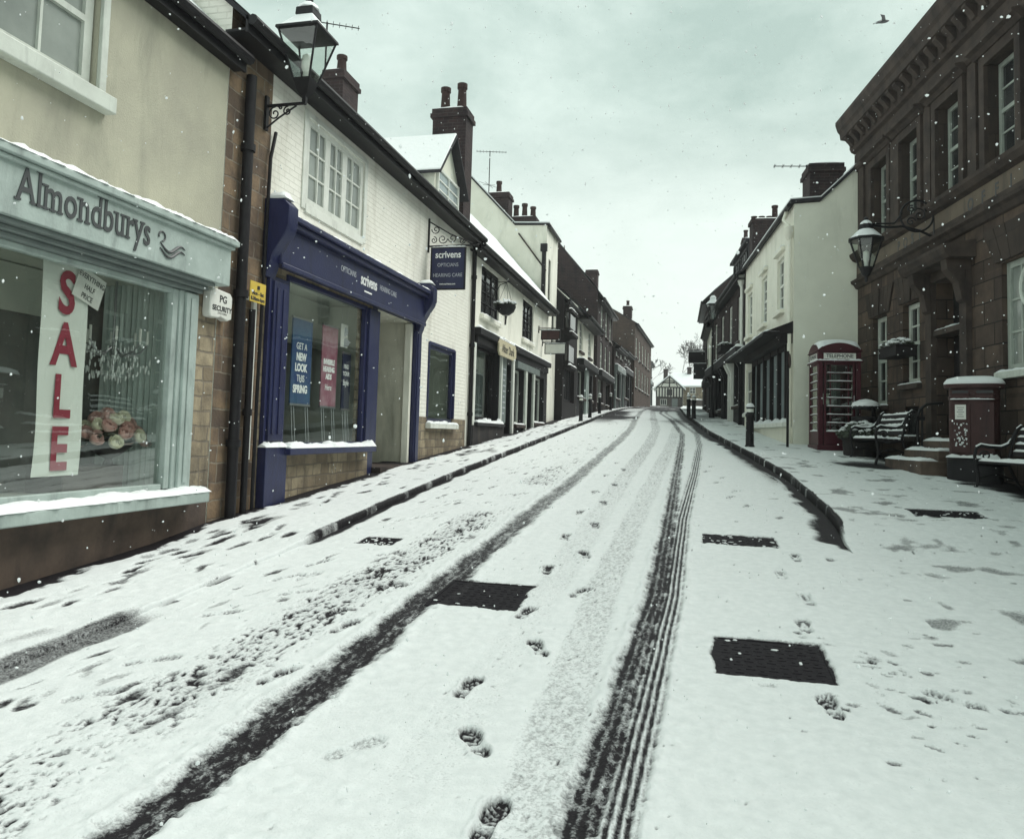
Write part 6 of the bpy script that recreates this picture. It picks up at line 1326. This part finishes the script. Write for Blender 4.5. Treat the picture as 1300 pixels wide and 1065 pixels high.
def bench(label, fr, s0, s1, of):
    """cast iron ended slatted bench, of = distance of its front from the wall; it looks out to the street"""
    c = fr.pt((s0 + s1) / 2, of - .3, 0); z = gh(c.x, c.y) + .0; t = thing('bench', label, 'bench', (c.x, c.y, z), 'iron ended benches before the stone office')
    zz = lambda s: gh(*fr.pt(s, of - .3, 0)[:2]) - .005
    base = zz((s0 + s1) / 2)
    sn = MB()
    for s in (s0, s1):
        P = lambda o, h_: fr.pt(s, of + o, base + h_); b = MB(); g_ = zz(s) - base
        b.tube([P(.06, g_ - .01), P(.01, .12), P(.0, .25), P(.03, .40), P(.05, .52), P(.03, .63), P(-.04, .68), P(-.15, .66), P(-.32, .655), P(-.42, .70), P(-.48, .80), P(-.54, .92), P(-.60, .97), P(-.66, .95)], [.026, .024, .022, .024, .024, .024, .026, .024, .022, .022, .022, .024, .028, .03], 8)
        b.tube([P(-.62, g_ - .01), P(-.54, .15), P(-.44, .36), P(-.42, .45), P(-.47, .68), P(-.55, .93)], .022, 8).tube([P(.03, .40), P(-.2, .38), P(-.43, .41)], .022, 8).tube([P(0, .2), P(-.25, .27), P(-.52, .18)], .014, 8)
        b.tube([P(.02 + q[0], .0 + q[1]) for q in scroll(-.12, .53, .08, 1.3, 0)], .012, 6); b.build('end_frame', 'black_metal', t)
        sn.tube([P(.03, .665), P(-.04, .70), P(-.15, .683), P(-.32, .678), P(-.42, .722), P(-.49, .82), P(-.55, .94), P(-.61, .99)], [.014, .02, .02, .02, .018, .016, .018, .02], 6)
    sl = MB(); L_ = Loc
    for i in range(5): o = of - .0 - .095 * i; sl.box(fr, s0, s1, o - .075, o, base + .425 - .004 * i, base + .455 - .004 * i); sn.cap(fr, s0 + .02, s1 - .02, o - .076, o + .002, base + .455 - .004 * i, .045, step=.05, jit=.25)
    sl.build('seat', 'black_timber', t, bev=.006)
    sl = MB()
    for i in range(4):
        o0, h0 = of - .455 - .033 * i, .53 + .105 * i; sl.hexa([fr.pt(s0, o0, base + h0), fr.pt(s1, o0, base + h0), fr.pt(s1, o0 - .03, base + h0 + .01), fr.pt(s0, o0 - .03, base + h0 + .01), fr.pt(s0, o0 - .028, base + h0 + .075), fr.pt(s1, o0 - .028, base + h0 + .075), fr.pt(s1, o0 - .058, base + h0 + .08), fr.pt(s0, o0 - .058, base + h0 + .08)])
        sn.cap(fr, s0 + .02, s1 - .02, o0 - .060, o0 - .020, base + h0 + .074, .035, step=.05, jit=.25)
    sl.build('backrest', 'black_timber', t, bev=.005); sn.build('snow', 'snow', t)
bench('snowy bench by the planter and steps of the stone office', FP, -4.3, -2.95, 1.12)
bench('snowy bench nearest the camera right of the pillar box', FP, -8.7, -7.25, .80)

def pillar_box(s, o, rz):
    c = FP.pt(s, o, 0); z = gh(c.x, c.y) - .02; fr = Loc(c.x, c.y, z, rz); t = thing('pillar_box', 'oval dull red pillar post box with snow on its wide cap', 'post box', (c.x, c.y, z)); q = Vector((c.x, c.y, z)); ax, ay = .345, .225
    def ov(b, prof, n=40):
        k = len(b.v); p_ = 2.8
        for r, h_ in prof:
            for j in range(n):
                a = 2 * math.pi * j / n; cx, sy = math.cos(a), math.sin(a); b.v.append(fr.pt((ax + r) * math.copysign(abs(cx) ** (2 / p_), cx), (ay + r) * math.copysign(abs(sy) ** (2 / p_), sy), h_))
        for i in range(len(prof) - 1):
            for j in range(n): b.f.append([k + i * n + j, k + i * n + (j + 1) % n, k + (i + 1) * n + (j + 1) % n, k + (i + 1) * n + j])
        b.f.append([k + j for j in range(n)][::-1]); b.f.append([k + (len(prof) - 1) * n + j for j in range(n)]); return b
    ov(MB(), [(.035, -.05), (.035, .38), (.02, .40)]).build('base', 'dark_shop', t); ov(MB(), [(-.0, .39), (0, 1.28), (.012, 1.29), (.012, 1.34), (0, 1.35), (0, 1.46)]).build('body', 'post_red', t)
    cp = ov(MB(), [(.0, 1.455), (.06, 1.47), (.075, 1.50), (.07, 1.54), (.03, 1.58), (-.15, 1.61)]).build('cap', 'post_red', t)
    ov(MB(), [(.072, 1.535), (.074, 1.56), (.03, 1.62), (-.10, 1.66), (-.2, 1.67)]).build('snow', 'snow', cp)
    f = -ay - .0
    for x0 in (-.165, .165):
        MB().box(fr, x0 - .12, x0 + .12, f - .035, f + .05, 1.30, 1.37).box(fr, x0 - .13, x0 + .13, f - .05, f + .05, 1.37, 1.385).build('aperture_hood', 'post_red', t, bev=.006); MB().box(fr, x0 - .11, x0 + .11, f - .012, f + .04, 1.385, 1.43).build('aperture', 'ink', t)
    MB().cap(fr, -.30, .30, f - .05, f + .02, 1.29, .02, step=.03).build('ledge_snow', 'snow', t)
    d_ = MB().box(fr, -.29, -.03, f - .012, f + .04, .46, 1.25).box(fr, .03, .29, f - .012, f + .04, .46, 1.25).build('door', 'post_red', t, bev=.006)
    MB().box(fr, -.235, -.085, f - .022, f - .012, .98, 1.21).build('notice_plate', 'white_plastic', d_, bev=.003); MB().box(fr, -.245, -.075, f - .026, f - .0125, 1.21, 1.24).build('plate_frame', 'post_red', d_)
    for i, w in enumerate((.10, .07, .10, .06, .09)): MB().box(fr, -.16 - w / 2, -.16 + w / 2, f - .0235, f - .022, 1.16 - .035 * i, 1.168 - .035 * i).build('lettering', 'ink', d_)
    rr = random.Random(8); b = MB()
    for i in range(42): p_ = fr.pt(-.16 + rr.uniform(-.085, .085), f - .013, .73 + rr.uniform(-.18, .19)); b.blob(p_, rr.uniform(.006, .018), .006, rr.uniform(.006, .02), 6, 4, .4, rr)
    b.build('clinging_snow', 'snow', d_)
    sn = MB().cap(fr, -.36, .36, f - .07, f + .01, .385, .05, step=.04); sn.build('base_snow', 'snow', t)
pillar_box(-6.45, .46, R(-24))

# ------------------------------------------------------------------ bird and falling snow
def bird(p):
    p = Vector(p); t = MB(); d = Vector((1, .1, .18)).normalized(); sd = Vector((0, 1, .2)).normalized()
    t.tube([p - d * .26, p - d * .16, p - d * .05, p + d * .08, p + d * .15, p + d * .19], [.02, .03, .055, .055, .035, .008], 8)
    t.poly([p - d * .16, p - d * .36 + sd * .06, p - d * .38 - sd * .06])
    for sg in (-1, 1):
        a = [p + d * .08, p - d * .06, p - d * .12 + sd * sg * .22 + Vector((0, 0, .12)), p - d * .22 + sd * sg * .46 + Vector((0, 0, .16)), p - d * .02 + sd * sg * .25 + Vector((0, 0, .16))]
        t.prism(a, Vector((0, 0, .008)))
    o = t.build('bird', 'ink', None, loc=p); tag(o, 'dark bird flying in the sky beside the stone cornice', 'bird')
bird((6.41, 28.87, 16.56))
rr = random.Random(12); b = MB()
for i in range(7000):
    u = rr.random(); dist = 1.6 + 20 * u ** .8; px, py = rr.uniform(-60, 1360), rr.uniform(-60, 1120)
    c = EYE + (fw + rt * ((px - 650) / F_PX) - up * ((py - 487.5) / F_PX)) * dist
    if c.x < -4.75 or c.z < smooth_gz(np.array(c.y)) + .05 or (c.x > 3.6 - (c.y - 19.9) * .144) : continue
    r = rr.uniform(.0014, .0038) * (1 + .075 * dist)
    b.blob(c, r * rr.uniform(.7, 1.5), r, r * rr.uniform(.7, 1.6), 5, 3, .3, rr)
o = b.build('falling_snow', 'snow', None); tag(o, 'scattered snowflakes falling through the street air', 'snowflakes', kind='stuff')

# ------------------------------------------------------------------ overcast sky, soft sun
SUN_EL, SUN_AZ = R(55), R(58)     # azimuth measured from +Y towards +X
w = bpy.data.worlds.new('World'); sc.world = w; w.use_nodes = True; nt = w.node_tree; nt.nodes.clear(); L = nt.links.new
out = nt.nodes.new('ShaderNodeOutputWorld'); bg = N(nt, 'ShaderNodeBackground', i_Strength=.10); L(bg.outputs[0], out.inputs[0])
sky = N(nt, 'ShaderNodeTexSky', sky_type='NISHITA', sun_disc=False, sun_elevation=SUN_EL, sun_rotation=SUN_AZ, air_density=2.0, dust_density=6.0, ozone_density=1.0)
tc = N(nt, 'ShaderNodeTexCoord'); mp = N(nt, 'ShaderNodeMapping'); mp.inputs['Scale'].default_value = (1.3, 1.3, 2.6); L(tc.outputs['Generated'], mp.inputs[0])
n1 = N(nt, 'ShaderNodeTexNoise', i_Scale=2.3, i_Detail=9, i_Roughness=.62, i_Distortion=.15); L(mp.outputs[0], n1.inputs['Vector'])
sep = N(nt, 'ShaderNodeSeparateXYZ'); L(tc.outputs['Generated'], sep.inputs[0])
cl = mixc(nt, ramp(nt, n1.outputs['Fac'], .34, .66), (3.3, 4.3, 3.9), (5.7, 6.7, 6.2))          # cloud base: darker and paler patches
hz = mixc(nt, ramp(nt, sep.outputs[2], .40, .04), cl, (7.8, 8.4, 8.0))                              # paler towards the horizon
L(mixc(nt, .94, sky.outputs[0], hz), bg.inputs[0])
sl = bpy.data.lights.new('sun', 'SUN'); so = bpy.data.objects.new('sun', sl); COL.objects.link(so); sl.energy = 2.3; sl.angle = R(50); sl.color = (1.0, .985, .95)
dv = Vector((math.sin(SUN_AZ) * math.cos(SUN_EL), math.cos(SUN_AZ) * math.cos(SUN_EL), math.sin(SUN_EL)))
so.rotation_euler = dv.to_track_quat('Z', 'Y').to_euler()
vs = sc.view_settings; vs.view_transform = 'Standard'; vs.look = 'None'; vs.gamma = 1; vs.exposure = .6; vs.use_curve_mapping = False
sc.cycles.use_denoising = True; sc.cycles.max_bounces = 8; sc.cycles.transparent_max_bounces = 12

m, nt, out = nodes('snowy_air'); pv = N(nt, 'ShaderNodeVolumePrincipled', i_Density=.0010, i_Anisotropy=.2); pv.inputs['Color'].default_value = (.93, .96, .95, 1); nt.links.new(pv.outputs[0], out.inputs['Volume'])
o = MB().box(W, -960, 960, -70, 1560, -3.0, 34).build('haze', 'snowy_air', None, smooth=False); tag(o, 'thin pale air full of fine falling snow', 'haze', kind='stuff')
